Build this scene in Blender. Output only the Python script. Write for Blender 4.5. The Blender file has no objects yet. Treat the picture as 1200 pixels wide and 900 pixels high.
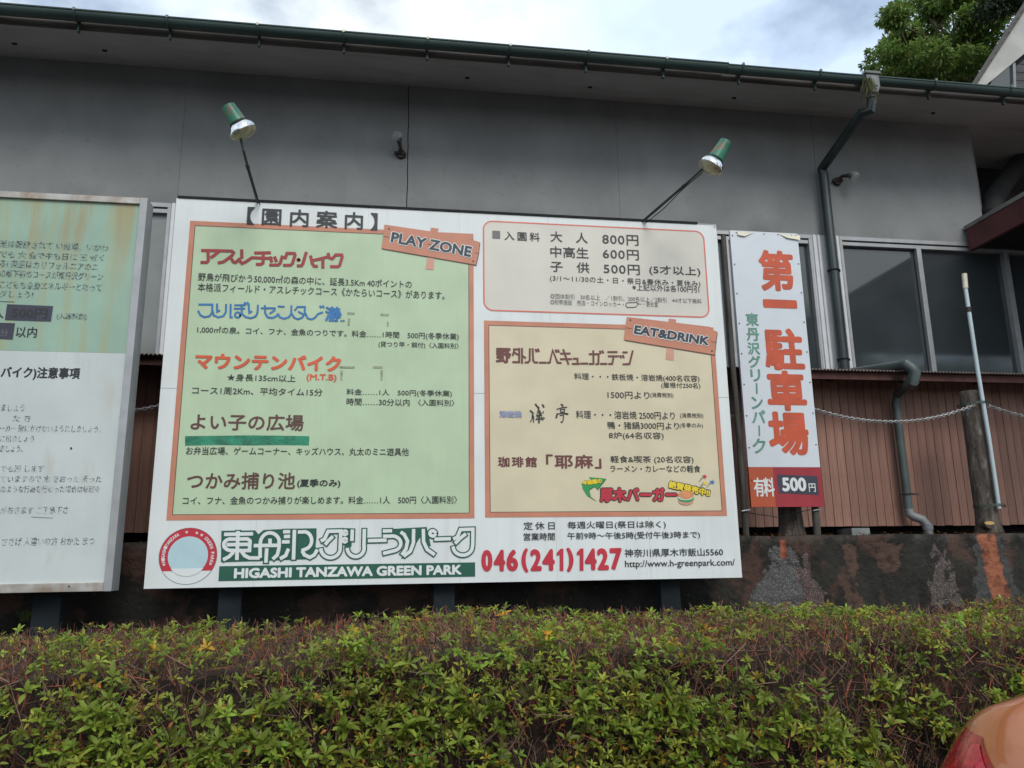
import bpy, bmesh, math, random
from mathutils import Vector, Matrix, noise
import numpy as np
R = math.radians
SC = bpy.context.scene
COL = SC.collection
random.seed(7)

# ------------------------------------------------------------------ camera
EYE = Vector((0, 0, 1.55)); F = 919.99
PIT, YAW, ROL = R(12.389), R(8.622), R(-0.806)
fw = Vector((math.sin(YAW)*math.cos(PIT), math.cos(YAW)*math.cos(PIT), math.sin(PIT)))
rt0 = Vector((math.cos(YAW), -math.sin(YAW), 0)); up0 = rt0.cross(fw)
rt = rt0*math.cos(ROL)+up0*math.sin(ROL); up = -rt0*math.sin(ROL)+up0*math.cos(ROL)
cam = bpy.data.cameras.new('camera'); cam.sensor_width = 36; cam.lens = 36*F/1200
cam.clip_start = .05; cam.clip_end = 2000
co = bpy.data.objects.new('camera', cam); COL.objects.link(co)
m3 = Matrix((rt, up, -fw)).transposed(); co.matrix_world = Matrix.Translation(EYE) @ m3.to_4x4()
SC.camera = co

# ------------------------------------------------------------------ sky, sun, exposure
SUN_EL, SUN_AZ = 41, 168     # degrees; azimuth measured clockwise from +Y
w = bpy.data.worlds.new('World'); SC.world = w; w.use_nodes = True
nt = w.node_tree; nt.nodes.clear()
def nd(t, kind, **kw):
    n = t.nodes.new(kind)
    for k, v in kw.items(): setattr(n, k, v)
    return n
out = nd(nt, 'ShaderNodeOutputWorld'); bg = nd(nt, 'ShaderNodeBackground'); bg.inputs[1].default_value = .1
sky = nd(nt, 'ShaderNodeTexSky', sky_type='NISHITA', sun_disc=False)
sky.sun_elevation = R(SUN_EL); sky.sun_rotation = R(SUN_AZ)
tc = nd(nt, 'ShaderNodeTexCoord'); mp = nd(nt, 'ShaderNodeMapping'); mp.inputs['Scale'].default_value = (1, 1, 1.7)
mp.inputs['Location'].default_value = (.35, .1, .0)
n1 = nd(nt, 'ShaderNodeTexNoise'); n1.inputs['Scale'].default_value = 3.4; n1.inputs['Detail'].default_value = 6; n1.inputs['Roughness'].default_value = .55
n2 = nd(nt, 'ShaderNodeTexNoise'); n2.inputs['Scale'].default_value = 2.1; n2.inputs['Detail'].default_value = 5
r1 = nd(nt, 'ShaderNodeValToRGB'); r1.color_ramp.elements[0].position = .36; r1.color_ramp.elements[1].position = .56
r1.color_ramp.elements[0].color = (.25, .25, .25, 1)
r2 = nd(nt, 'ShaderNodeValToRGB'); r2.color_ramp.elements[0].position = .38; r2.color_ramp.elements[1].position = .56
r2.color_ramp.elements[0].color = (.62, .76, .95, 1); r2.color_ramp.elements[1].color = (.90, .97, 1, 1)
mx = nd(nt, 'ShaderNodeMixRGB'); vm = nd(nt, 'ShaderNodeVectorMath', operation='SCALE'); vm.inputs['Scale'].default_value = 9.1
L = nt.links.new
L(tc.outputs['Generated'], mp.inputs[0]); L(mp.outputs[0], n1.inputs['Vector']); L(mp.outputs[0], n2.inputs['Vector'])
L(n1.outputs[0], r1.inputs[0]); L(n2.outputs[0], r2.inputs[0])
L(r1.outputs[0], mx.inputs[0]); L(sky.outputs[0], mx.inputs[1]); L(r2.outputs[0], vm.inputs[0]); L(vm.outputs[0], mx.inputs[2])
L(mx.outputs[0], bg.inputs[0]); L(bg.outputs[0], out.inputs[0])
sl = bpy.data.lights.new('sun', 'SUN'); sl.energy = 1.3; sl.angle = R(24); sl.color = (1, .96, .9)
so = bpy.data.objects.new('sun', sl); COL.objects.link(so)
sd = Vector((math.sin(R(SUN_AZ))*math.cos(R(SUN_EL)), math.cos(R(SUN_AZ))*math.cos(R(SUN_EL)), math.sin(R(SUN_EL))))
so.rotation_euler = sd.to_track_quat('Z', 'Y').to_euler()
SC.view_settings.view_transform = 'Standard'; SC.view_settings.look = 'None'
SC.view_settings.exposure = .45; SC.view_settings.gamma = 1
try:
    SC.cycles.use_denoising = True; SC.cycles.max_bounces = 8
except Exception: pass

# ------------------------------------------------------------------ helpers
def at(px, py, Y):
    """photograph direction -> point on the real plane at depth Y"""
    d = fw + rt*((px-600)/F) - up*((py-450)/F)
    return EYE + d*(Y/d.y)
def Xat(px, Y, Z):
    """X of the point at depth Y and height Z seen in photograph column px"""
    k = (px-600)/F; a = rt-fw*k; q = Vector((0, Y, Z))-EYE
    return -(a.y*q.y+a.z*q.z)/a.x
def new(name, verts, faces, m, parent=None, smooth=False):
    me = bpy.data.meshes.new(name); me.from_pydata([tuple(v) for v in verts], [], faces)
    if smooth: me.polygons.foreach_set('use_smooth', [True]*len(me.polygons))
    me.validate(); me.update()
    return link(name, me, m, parent)
def link(name, me, m=None, parent=None):
    if m is not None: me.materials.clear(); me.materials.append(m)
    o = bpy.data.objects.new(name, me); COL.objects.link(o)
    if parent is not None: adopt(o, parent)
    return o
def adopt(o, p):
    o.parent = p
    if p.parent is None: o.matrix_parent_inverse = Matrix.Translation(-Vector(p.location))   # parts keep world coordinates; a sub-part's parent already does
def thing(name, label, cat, loc=(0, 0, 0), group=None):
    o = bpy.data.objects.new(name, None); COL.objects.link(o); o.location = loc; o.empty_display_size = .2
    return tag(o, label, cat, group)
def tag(o, label, cat, group=None, kind=None):
    o['label'] = label; o['category'] = cat
    if group: o['group'] = group
    if kind: o['kind'] = kind
    return o
def struct(o, label, cat): return tag(o, label, cat, kind='structure')

class MB:
    def __init__(s): s.v = []; s.f = []
    def add(s, v, f):
        n = len(s.v); s.v += [tuple(x) for x in v]; s.f += [tuple(i+n for i in q) for q in f]; return s
    def box(s, x0, y0, z0, x1, y1, z1):
        v = [(x, y, z) for z in (z0, z1) for y in (y0, y1) for x in (x0, x1)]
        return s.add(v, [(0, 2, 3, 1), (4, 5, 7, 6), (0, 1, 5, 4), (2, 6, 7, 3), (0, 4, 6, 2), (1, 3, 7, 5)])
    def tube(s, pts, r, n=8, cap=True):
        pts = [Vector(p) for p in pts]; rr = r if isinstance(r, (list, tuple)) else [r]*len(pts)
        v = []; f = []; ref = None
        for i, p in enumerate(pts):
            a = pts[max(i-1, 0)]; b = pts[min(i+1, len(pts)-1)]; t = (b-a).normalized()
            if ref is None: ref = t.orthogonal().normalized()
            ref = (ref-t*ref.dot(t)).normalized(); q = t.cross(ref)
            for k in range(n):
                c = 2*math.pi*k/n; v.append(p+(ref*math.cos(c)+q*math.sin(c))*rr[i])
        for i in range(len(pts)-1):
            for k in range(n):
                f.append((i*n+k, i*n+(k+1) % n, (i+1)*n+(k+1) % n, (i+1)*n+k))
        if cap: f.append(tuple(range(n))[::-1]); f.append(tuple((len(pts)-1)*n+k for k in range(n)))
        return s.add(v, f)
    def prism(s, poly, y0, y1):
        """poly: (x, z) outline, extruded between y0 and y1"""
        n = len(poly); v = [(x, y0, z) for x, z in poly]+[(x, y1, z) for x, z in poly]
        f = [tuple(range(n)), tuple(range(2*n-1, n-1, -1))]+[(i, i+n, (i+1) % n+n, (i+1) % n) for i in range(n)]
        return s.add(v, f)
    def extx(s, prof, x0, x1):
        """prof: (y, z) outline extruded along x"""
        n = len(prof); v = [(x0, y, z) for y, z in prof]+[(x1, y, z) for y, z in prof]
        f = [tuple(range(n))[::-1], tuple(range(n, 2*n))]+[(i, (i+1) % n, (i+1) % n+n, i+n) for i in range(n)]
        return s.add(v, f)
    def build(s, name, m, parent=None, smooth=False, bevel=0):
        o = new(name, s.v, s.f, m, parent, smooth)
        bm = bmesh.new(); bm.from_mesh(o.data); bmesh.ops.recalc_face_normals(bm, faces=bm.faces)
        if bevel: bmesh.ops.bevel(bm, geom=bm.edges[:], offset=bevel, segments=2, affect='EDGES', profile=.5, clamp_overlap=True)
        bm.to_mesh(o.data); bm.free()
        if smooth:
            try: o.data.shade_smooth(); o.data.set_sharp_from_angle(angle=R(40))
            except Exception: pass
        return o

def mat(name, col, rough=.7, var=.15, scale=6, metal=0, bump=0, bscale=40, spec=.5, stretch=(1, 1, 1), col2=None, lo=.35, hi=.65, detail=6, coat=0, attr=None):
    m = bpy.data.materials.new(name); m.use_nodes = True; t = m.node_tree; b = t.nodes['Principled BSDF']
    b.inputs['Roughness'].default_value = rough; b.inputs['Metallic'].default_value = metal
    b.inputs['Specular IOR Level'].default_value = spec
    if coat: b.inputs['Coat Weight'].default_value = coat; b.inputs['Coat Roughness'].default_value = .05
    tc = nd(t, 'ShaderNodeTexCoord'); mp = nd(t, 'ShaderNodeMapping'); mp.inputs['Scale'].default_value = stretch
    t.links.new(tc.outputs['Object'], mp.inputs[0])
    no = nd(t, 'ShaderNodeTexNoise'); no.inputs['Scale'].default_value = scale; no.inputs['Detail'].default_value = detail
    t.links.new(mp.outputs[0], no.inputs['Vector'])
    ra = nd(t, 'ShaderNodeValToRGB'); ra.color_ramp.elements[0].position = lo; ra.color_ramp.elements[1].position = hi
    c2 = col2 if col2 else tuple(min(1, c*(1+var)) for c in col); c1 = col if col2 else tuple(c*(1-var) for c in col)
    ra.color_ramp.elements[0].color = (*c1, 1); ra.color_ramp.elements[1].color = (*c2, 1)
    t.links.new(no.outputs[0], ra.inputs[0]); cur = ra.outputs[0]
    if attr:
        a = nd(t, 'ShaderNodeAttribute'); a.attribute_name = attr
        mu = nd(t, 'ShaderNodeMixRGB', blend_type='MULTIPLY'); mu.inputs[0].default_value = 1
        t.links.new(cur, mu.inputs[1]); t.links.new(a.outputs['Color'], mu.inputs[2]); cur = mu.outputs[0]
    t.links.new(cur, b.inputs['Base Color'])
    if bump:
        nb = nd(t, 'ShaderNodeTexNoise'); nb.inputs['Scale'].default_value = bscale; nb.inputs['Detail'].default_value = 5
        t.links.new(mp.outputs[0], nb.inputs['Vector'])
        bu = nd(t, 'ShaderNodeBump'); bu.inputs['Strength'].default_value = bump; bu.inputs['Distance'].default_value = .02
        t.links.new(nb.outputs[0], bu.inputs['Height']); t.links.new(bu.outputs[0], b.inputs['Normal'])
    return m
def stain(m, col, scale, lo, hi, stretch=(1, 1, 1), loc=(0, 0, 0), amt=1.0, zmask=None, xmask=None):
    """mix a stain colour over a material's base colour where stretched noise is high; zmask/xmask=(from, to) fade along the object's z/x"""
    t = m.node_tree; b = t.nodes['Principled BSDF']; src = b.inputs['Base Color'].links[0].from_socket
    tc = nd(t, 'ShaderNodeTexCoord'); mp = nd(t, 'ShaderNodeMapping'); mp.inputs['Scale'].default_value = stretch; mp.inputs['Location'].default_value = loc
    no = nd(t, 'ShaderNodeTexNoise'); no.inputs['Scale'].default_value = scale; no.inputs['Detail'].default_value = 7; no.inputs['Roughness'].default_value = .6
    t.links.new(tc.outputs['Object'], mp.inputs[0]); t.links.new(mp.outputs[0], no.inputs['Vector'])
    mr = nd(t, 'ShaderNodeMapRange'); mr.inputs[1].default_value = lo; mr.inputs[2].default_value = hi; mr.inputs[4].default_value = amt
    t.links.new(no.outputs[0], mr.inputs[0]); fac = mr.outputs[0]
    for ax, msk in (('Z', zmask), ('X', xmask)):
        if msk:
            sp = nd(t, 'ShaderNodeSeparateXYZ'); t.links.new(tc.outputs['Object'], sp.inputs[0])
            m2 = nd(t, 'ShaderNodeMapRange'); m2.inputs[1].default_value = msk[0]; m2.inputs[2].default_value = msk[1]
            t.links.new(sp.outputs[ax], m2.inputs[0])
            mu = nd(t, 'ShaderNodeMath', operation='MULTIPLY'); t.links.new(fac, mu.inputs[0]); t.links.new(m2.outputs[0], mu.inputs[1]); fac = mu.outputs[0]
    mx = nd(t, 'ShaderNodeMixRGB'); mx.inputs[2].default_value = (*col, 1)
    t.links.new(fac, mx.inputs[0]); t.links.new(src, mx.inputs[1]); t.links.new(mx.outputs[0], b.inputs['Base Color'])
    return m
def sr(r, g, b):
    f = lambda c: (c/255/12.92 if c/255 <= .04045 else ((c/255+.055)/1.055)**2.4)
    return (f(r), f(g), f(b))

M = {}
M['board'] = stain(mat('board white paint', (.66, .69, .68), .45, .04, 3), (.52, .53, .50), 5, .5, .8, (3, 1, .15), amt=.5)
M['ink'] = mat('black print', (.016, .018, .02), .5, .1)
M['navy'] = mat('navy print', (.02, .032, .05), .5, .1)
M['inkgrey'] = mat('grey print', (.13, .13, .13), .5, .15)
M['brown'] = mat('brown print', (.13, .035, .03), .5, .1)
M['dkbrown'] = mat('dark brown print', (.10, .035, .028), .5, .1)
M['dred'] = mat('dark red print', (.30, .025, .025), .5, .1)
M['red'] = mat('red print', (.48, .02, .04), .5, .08)
M['orange'] = mat('orange red print', (.60, .09, .03), .5, .1)
M['blue'] = mat('blue print', (.02, .15, .38), .5, .15, 10)
M['bluegrey'] = mat('faded blue print', (.25, .28, .40), .5, .1)
M['green'] = mat('dark green print', (.01, .09, .055), .45, .06)
M['arrow'] = mat('leaf green print', (.02, .28, .07), .5, .1)
M['yellow'] = mat('yellow print', (.75, .56, .02), .5, .1)
M['white'] = mat('white print', (.66, .69, .68), .45, .03)
M['lime'] = stain(mat('pale green print', (.43, .545, .36), .5, .05, 4), (.38, .50, .32), 6, .5, .8, (4, 1, .2), amt=.5)
M['tan'] = mat('tan print', (.60, .53, .37), .5, .05, 4)
M['beige'] = mat('beige print', (.60, .57, .50), .5, .04, 4)
M['coral'] = mat('coral outline print', (.62, .15, .10), .5, .08)
M['woodp'] = mat('wood print', (.50, .20, .12), .5, .08, 5)
M['woodp2'] = mat('pale wood print', (.56, .28, .20), .5, .08, 5)
M['line'] = mat('thin dark print line', (.10, .06, .04), .5, .1)
M['tape'] = mat('green tape', (.02, .20, .11), .3, .3, 14, bump=.3, bscale=20)
M['beigetape'] = mat('faded tape residue', (.26, .30, .20), .5, .3, 30)
M['alu'] = stain(mat('aluminium', (.33, .34, .35), .45, .08, 8, metal=.35), (.30, .27, .22), 6, .5, .8, (1, 1, .2), amt=.5)
M['aluwhite'] = mat('white sash aluminium', (.60, .61, .62), .4, .06, 8)
M['hopper'] = mat('weathered grey hopper', (.13, .14, .14), .6, .25, 12)
M['trim'] = mat('black edge trim', (.008, .008, .009), .9, .1)
M['aludark'] = mat('shaded sash aluminium', (.20, .205, .21), .5, .1, 8, metal=.3)
M['plaster'] = mat('grey plaster', (.225, .232, .230), .9, .10, 1.6, bump=.12, bscale=60)
stain(M['plaster'], (.14, .137, .125), 3, .50, .85, (1.6, 1, .6), amt=.3)
stain(M['plaster'], (.13, .13, .12), 14, .60, .80, (1, 1, 1), amt=.5)
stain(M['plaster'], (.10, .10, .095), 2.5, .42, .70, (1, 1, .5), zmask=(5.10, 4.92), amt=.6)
M['soffit'] = stain(mat('soffit board', (.43, .44, .43), .85, .08, 2, bump=.08), (.28, .26, .23), 4, .5, .8, (.4, 2, 1), amt=.6)
M['fascia'] = mat('weathered fascia wood', (.085, .075, .066), .9, .35, 5, bump=.3, stretch=(.4, 3, 3))
M['gutter'] = mat('green gutter plastic', (.035, .065, .058), .45, .25, 3, stretch=(.3, 1, 1))
M['pipe'] = mat('dark green pipe', (.022, .034, .035), .4, .2, 4)
M['pipegrey'] = mat('grey green pipe', (.065, .085, .082), .5, .2, 5)
M['pvc'] = mat('grey pvc', (.19, .20, .20), .5, .2, 6)
M['glass'] = mat('window glass', (.040, .048, .052), .06, .1, 2, spec=.9)
M['skyglass'] = mat('glass with sky reflection', (.20, .21, .20), .15, .1, 3)  # paler glass, the reflected sky put into its colour
M['plank'] = stain(mat('brown red metal siding', (.265, .135, .098), .55, .16, 4, stretch=(6, 6, .5)), (.10, .06, .035), 5, .5, .75, (3, 1, .6), zmask=(2.35, 1.75), amt=.85)
stain(M['plank'], (.20, .085, .06), 2, .45, .7, (1, 1, 1.5), amt=.6)
t_ = M['plank'].node_tree; oi = nd(t_, 'ShaderNodeObjectInfo'); mr_ = nd(t_, 'ShaderNodeMapRange'); mr_.inputs[3].default_value = .80; mr_.inputs[4].default_value = 1.15
b_0 = t_.nodes['Principled BSDF']; s_0 = b_0.inputs['Base Color'].links[0].from_socket; v_0 = nd(t_, 'ShaderNodeVectorMath', operation='SCALE')
t_.links.new(oi.outputs['Random'], mr_.inputs[0]); t_.links.new(s_0, v_0.inputs[0]); t_.links.new(mr_.outputs[0], v_0.inputs['Scale']); t_.links.new(v_0.outputs[0], b_0.inputs['Base Color'])
M['seam'] = mat('dark seam', (.03, .02, .018), .8, .2)
M['roofsheet'] = mat('corrugated sheet', (.14, .10, .09), .6, .3, 6)
M['dark'] = mat('timber with void shade', (.012, .011, .010), .95, .3)  # near black, the shade of voids and undersides put into the colour
M['rafter'] = mat('old red brown rafter', (.07, .025, .02), .8, .3, 8)
M['asphalt'] = mat('asphalt', (.06, .06, .06), .95, .25, 20, bump=.4, bscale=200)
M['soil'] = mat('soil', (.05, .035, .025), 1, .4, 10, bump=.6)
M['canopy'] = mat('dark red canopy board', (.085, .022, .022), .6, .25, 4)
M['duct'] = mat('dirty grey duct', (.035, .036, .035), .8, .25, 5)
M['canopytop'] = mat('canopy grey flashing', (.16, .155, .14), .6, .25, 6)
M['gablewhite'] = mat('off white barge board', (.42, .42, .39), .8, .12, 3)
M['gabledark'] = mat('dark timber siding', (.06, .06, .062), .8, .3, 6, stretch=(.4, 2, 2))
M['log'] = stain(mat('dark weathered log', (.085, .068, .055), .95, .45, 6, stretch=(4, 4, .7), bump=.9, bscale=30), (.26, .25, .24), 9, .55, .68, (2, 2, .7), amt=.75)
M['logcut'] = mat('fresh cut wood', (.45, .28, .12), .8, .2)
M['pole'] = mat('sign pole wood', (.07, .065, .055), .9, .4, 8, stretch=(3, 3, .5), bump=.5)
M['chain'] = mat('galvanised chain', (.40, .40, .39), .5, .3, 20, metal=.3)
M['post'] = mat('dark steel post', (.016, .021, .025), .85, .25, 5, spec=.15)
M['signw'] = stain(mat('banner white', (.60, .64, .68), .4, .05, 3, bump=.15, bscale=4), (.45, .46, .45), 3, .5, .8, amt=.4)
M['signor'] = mat('banner orange block', (.42, .07, .02), .5, .12, 4)
M['signcr'] = mat('banner crimson block', (.30, .018, .03), .5, .12, 4)
M['signred'] = mat('faded orange red characters', (.50, .075, .025), .55, .12, 6)
M['signgreen'] = mat('faded green characters', (.10, .26, .19), .55, .2, 12)
M['plate'] = mat('dark price plate', (.035, .035, .055), .4, .2)
M['oldgreen'] = stain(mat('faded green panel', (.27, .40, .31), .45, .08, 3), (.34, .20, .05), 2.2, .46, .60, (3.2, 1, .35), (1.3, 0, 0), zmask=(3.3, 4.05), amt=.75)
stain(M['oldgreen'], (.33, .34, .18), 3, .47, .66, (5, 1, .3), (4, 0, 0), amt=.7)
M['oldwhite'] = stain(mat('faded white panel', (.50, .54, .53), .45, .05, 3), (.38, .34, .24), 4, .55, .8, (2, 1, .6), amt=.5)
M['rustalu'] = stain(mat('rusty aluminium', (.42, .41, .38), .5, .15, 6, metal=.3), (.22, .13, .07), 5, .42, .65, amt=.8)
M['oldink'] = mat('worn ink', (.05, .06, .06), .6, .1, 60, col2=(.24, .33, .27), lo=.43, hi=.56)
M['lampgreen'] = stain(mat('chipped green enamel', (.02, .15, .09), .4, .2, 12), (.20, .09, .05), 14, .52, .60, amt=.9)
M['silver'] = mat('silvered reflector glass', (.8, .8, .8), .12, .05, 3, metal=1)
M['bulbface'] = mat('ribbed lamp lens', (.38, .36, .24), .15, .2, 30, metal=.3, bump=.3, bscale=60)
M['arm'] = mat('black green lamp arm', (.02, .035, .03), .5, .3)
M['rust'] = mat('rusty iron', (.05, .032, .028), .8, .4, 20, bump=.5)
M['polewhite'] = mat('pale blue white pole', (.48, .58, .60), .4, .1, 6, stretch=(1, 1, .3))
M['cream'] = mat('cream cap', (.62, .58, .45), .5, .1)
M['wire'] = mat('green garden wire', (.02, .07, .05), .5, .1)
M['paint'] = mat('orange metallic car paint', (.45, .145, .05), .34, .06, 2, metal=.25, coat=1)
M['tail'] = mat('tail lamp red', (.30, .005, .012), .12, .3, 40, coat=1)
M['tailin'] = mat('tail lamp inner red', (.45, .02, .04), .2, .3, 60, coat=1)
M['rubber'] = mat('black rubber', (.02, .02, .02), .6, .1)
M['carglass'] = mat('car glass', (.02, .022, .025), .05, .1, spec=.8)
M['bark'] = mat('bark', (.10, .075, .055), .95, .4, 10, stretch=(2, 2, .5), bump=.8)

# retaining wall: moss black concrete with brown, grey speckled and orange patches of its own
m = mat('mossy concrete', (.010, .009, .007), .95, .5, 4, col2=(.028, .026, .019), lo=.4, hi=.75, bump=1.0, bscale=25); M['mossy'] = m
stain(m, (.075, .038, .028), 2.3, .53, .60, (1, 1, 1), (3, 0, 1), amt=.8)
stain(m, (.04, .04, .037), 1.7, .56, .66, (1.6, 1, .7), (9, 0, 4), amt=.35)
stain(m, (.20, .20, .18), 38, .66, .72, (1, 1, 1), amt=.5)
stain(m, (.07, .065, .055), 8, .45, .7, (1, 1, 1), zmask=(1.60, 1.66), amt=.8)
M['patch'] = stain(mat('bare red brown render', (.36, .11, .055), .9, .25, 12, bump=.5), (.03, .025, .02), 12, .56, .64, (1.5, 1, .5), amt=.9)
M['rough'] = stain(mat('grey aggregate render', (.085, .075, .075), .95, .4, 30, bump=1, bscale=60), (.40, .39, .37), 60, .60, .66, amt=.9)
stain(M['rough'], (.10, .045, .045), 6, .5, .6, (2, 1, .5), amt=.8)

def leafmat(name, col, trans=.35):
    m = mat(name, col, .42, .25, 5, attr='tint', spec=.35); t = m.node_tree; b = t.nodes['Principled BSDF']
    tr = nd(t, 'ShaderNodeBsdfTranslucent'); mix = nd(t, 'ShaderNodeMixShader'); mix.inputs[0].default_value = trans
    src = b.inputs['Base Color'].links[0].from_socket; t.links.new(src, tr.inputs[0])
    o = [n for n in t.nodes if n.type == 'OUTPUT_MATERIAL'][0]
    t.links.new(b.outputs[0], mix.inputs[1]); t.links.new(tr.outputs[0], mix.inputs[2]); t.links.new(mix.outputs[0], o.inputs[0])
    return m
M['leaf'] = leafmat('azalea leaf', (.235, .295, .038), .4)
M['treeleaf'] = leafmat('tree leaf', (.15, .235, .055), .45)
M['conifer'] = leafmat('conifer needle', (.03, .055, .02), .15)
M['twig'] = mat('azalea twig', (.13, .075, .055), .9, .35, 8, attr='tint')
M['grass'] = leafmat('weed grass', (.12, .16, .04), .3)

# ------------------------------------------------------------------ ground
def grid(name, x0, x1, y0, y1, z, m, label, cat):
    o = new(name, [(x0, y0, z), (x1, y0, z), (x1, y1, z), (x0, y1, z)], [(0, 1, 2, 3)], m); return struct(o, label, cat)
grid('ground', -400, 400, -400, 400, 0, M['asphalt'], 'dark asphalt car park ground in front of the hedge', 'ground')
bed = MB().box(-9, 3.25, -.1, 9, 5.98, .12).build('soil_bed', M['soil']); struct(bed, 'bare soil bed under the hedge and signboards', 'ground')
ter = MB().box(-12, 6.32, -.1, 14, 30, 1.58).build('terrace', M['soil']); struct(ter, 'raised earth terrace the long building stands on', 'ground')

# ------------------------------------------------------------------ retaining wall (its face uneven, its pieces of render proud)
YW = 6.0; ZW = 1.68
def wall_face():
    nx, nz = 360, 36; x0, x1 = -9, 11; v = []; f = []
    for j in range(nz+1):
        for i in range(nx+1):
            x = x0+(x1-x0)*i/nx; z = ZW*j/nz
            d = noise.fractal(Vector((x*2.2, z*2.2, 3)), 1, 2, 4)*.035
            v.append((x, YW-d-.02, z+(noise.noise(Vector((x*3, 1, 1)))*.012 if j == nz else 0)))
    for j in range(nz):
        for i in range(nx):
            a = j*(nx+1)+i; f.append((a, a+1, a+nx+2, a+nx+1))
    n = len(v)
    for i in range(nx+1): x, y, z = v[nz*(nx+1)+i]; v.append((x, 6.318, z+.01))
    for i in range(nx): a = nz*(nx+1)+i; f.append((a, a+1, n+i+1, n+i))
    return v, f
rw = thing('retaining_wall', 'long dark moss stained concrete retaining wall behind the hedge carrying the log posts', 'wall', (0, YW, 0))
v, f = wall_face(); new('wall_body', v, f, M['mossy'], rw, True)
def blob(poly, Y, m, name, parent, dep=.015, seed=1):
    """a raised irregular patch of render, outline in photograph columns/rows"""
    pts = []
    for i in range(len(poly)):
        a = Vector(poly[i]); b = Vector(poly[(i+1) % len(poly)]); k = max(2, int((b-a).length/5))
        for j in range(k):
            p = a.lerp(b, j/k); q = noise.noise_vector(Vector((p.x*.13, p.y*.13, seed)))*4
            P = at(p.x+q.x, p.y+q.y, Y); pts.append((P.x, P.z))
    o = MB().prism(pts, Y-dep, Y+.06).build(name, m, parent)
    bm = bmesh.new(); bm.from_mesh(o.data); bmesh.ops.triangulate(bm, faces=bm.faces); bm.to_mesh(o.data); bm.free(); return o
def patch(m, col, px, wt, wb, z0, z1, nz=.10, speck=None, sk=0, scale=6):
    """bare or rough render on the wall body: a strip centred at X, half width wt at z1 and wb at z0, ragged by noise"""
    xc = at(px, 660, 5.96).x; t = m.node_tree; b = t.nodes['Principled BSDF']; src = b.inputs['Base Color'].links[0].from_socket
    def mth(op, a, c=None):
        n = nd(t, 'ShaderNodeMath', operation=op)
        for k, q in enumerate((a, c)):
            if q is None: continue
            if isinstance(q, (int, float)): n.inputs[k].default_value = q
            else: t.links.new(q, n.inputs[k])
        return n.outputs[0]
    tc = nd(t, 'ShaderNodeTexCoord'); sp = nd(t, 'ShaderNodeSeparateXYZ'); t.links.new(tc.outputs['Object'], sp.inputs[0])
    no = nd(t, 'ShaderNodeTexNoise'); no.inputs['Scale'].default_value = scale; no.inputs['Detail'].default_value = 8; no.inputs['Roughness'].default_value = .7; t.links.new(tc.outputs['Object'], no.inputs['Vector'])
    nn = mth('MULTIPLY', mth('SUBTRACT', no.outputs[0], .5), nz*4)
    h = mth('DIVIDE', mth('SUBTRACT', sp.outputs['Z'], z0), z1-z0)
    wd = mth('ADD', mth('MULTIPLY', h, wt-wb), wb)
    cx = mth('ADD', mth('MULTIPLY', mth('SUBTRACT', sp.outputs['Z'], z1), sk), xc)
    e1 = mth('SUBTRACT', wd, mth('ABSOLUTE', mth('SUBTRACT', sp.outputs['X'], cx)))
    e2 = mth('SUBTRACT', z1, sp.outputs['Z'])
    e3 = mth('SUBTRACT', sp.outputs['Z'], z0)
    e = mth('MULTIPLY', mth('ADD', mth('MINIMUM', mth('MINIMUM', e1, e2), e3), nn), 60)
    cl = nd(t, 'ShaderNodeClamp'); t.links.new(e, cl.inputs[0]); f = cl.outputs[0]
    c2 = nd(t, 'ShaderNodeMixRGB'); c2.inputs[1].default_value = (*col, 1); c2.inputs[2].default_value = (*[c*.35 for c in col], 1)
    n3 = nd(t, 'ShaderNodeTexNoise'); n3.inputs['Scale'].default_value = 14; n3.inputs['Detail'].default_value = 6; t.links.new(tc.outputs['Object'], n3.inputs['Vector'])
    r3 = nd(t, 'ShaderNodeMapRange'); r3.inputs[1].default_value = .48; r3.inputs[2].default_value = .68; t.links.new(n3.outputs[0], r3.inputs[0]); t.links.new(r3.outputs[0], c2.inputs[0]); cc = c2.outputs[0]
    if speck:
        n4 = nd(t, 'ShaderNodeTexNoise'); n4.inputs['Scale'].default_value = 120; n4.inputs['Detail'].default_value = 4; t.links.new(tc.outputs['Object'], n4.inputs['Vector'])
        r4 = nd(t, 'ShaderNodeMapRange'); r4.inputs[1].default_value = .56; r4.inputs[2].default_value = .62; t.links.new(n4.outputs[0], r4.inputs[0])
        c4 = nd(t, 'ShaderNodeMixRGB'); c4.inputs[2].default_value = (*speck, 1); t.links.new(r4.outputs[0], c4.inputs[0]); t.links.new(cc, c4.inputs[1]); cc = c4.outputs[0]
    mx = nd(t, 'ShaderNodeMixRGB'); t.links.new(f, mx.inputs[0]); t.links.new(src, mx.inputs[1]); t.links.new(cc, mx.inputs[2]); t.links.new(mx.outputs[0], b.inputs['Base Color'])
W_ = M['mossy']
patch(W_, (.075, .072, .072), 921, .06, .34, 1.10, 1.62, .13, (.20, .195, .18)); patch(W_, (.085, .05, .045), 945, .02, .10, 1.10, 1.52, .16, (.20, .195, .18))
patch(W_, (.32, .09, .05), 922, .030, .036, 1.50, 1.655, .008)
patch(W_, (.07, .05, .045), 1105, .06, .16, 1.10, 1.55, .14, (.20, .195, .18)); patch(W_, (.055, .055, .052), 1165, .12, .20, 1.10, 1.66, .10)
patch(W_, (.29, .10, .05), 1163, .085, .09, 1.0, 1.69, .045, None, -.10)
patch(W_, (.08, .045, .033), 1000, .09, .03, 1.28, 1.62, .06); patch(W_, (.08, .045, .033), 1045, .16, .06, 1.38, 1.63, .08); patch(W_, (.075, .042, .03), 985, .05, .10, 1.1, 1.38, .06, None, -.5)

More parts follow.
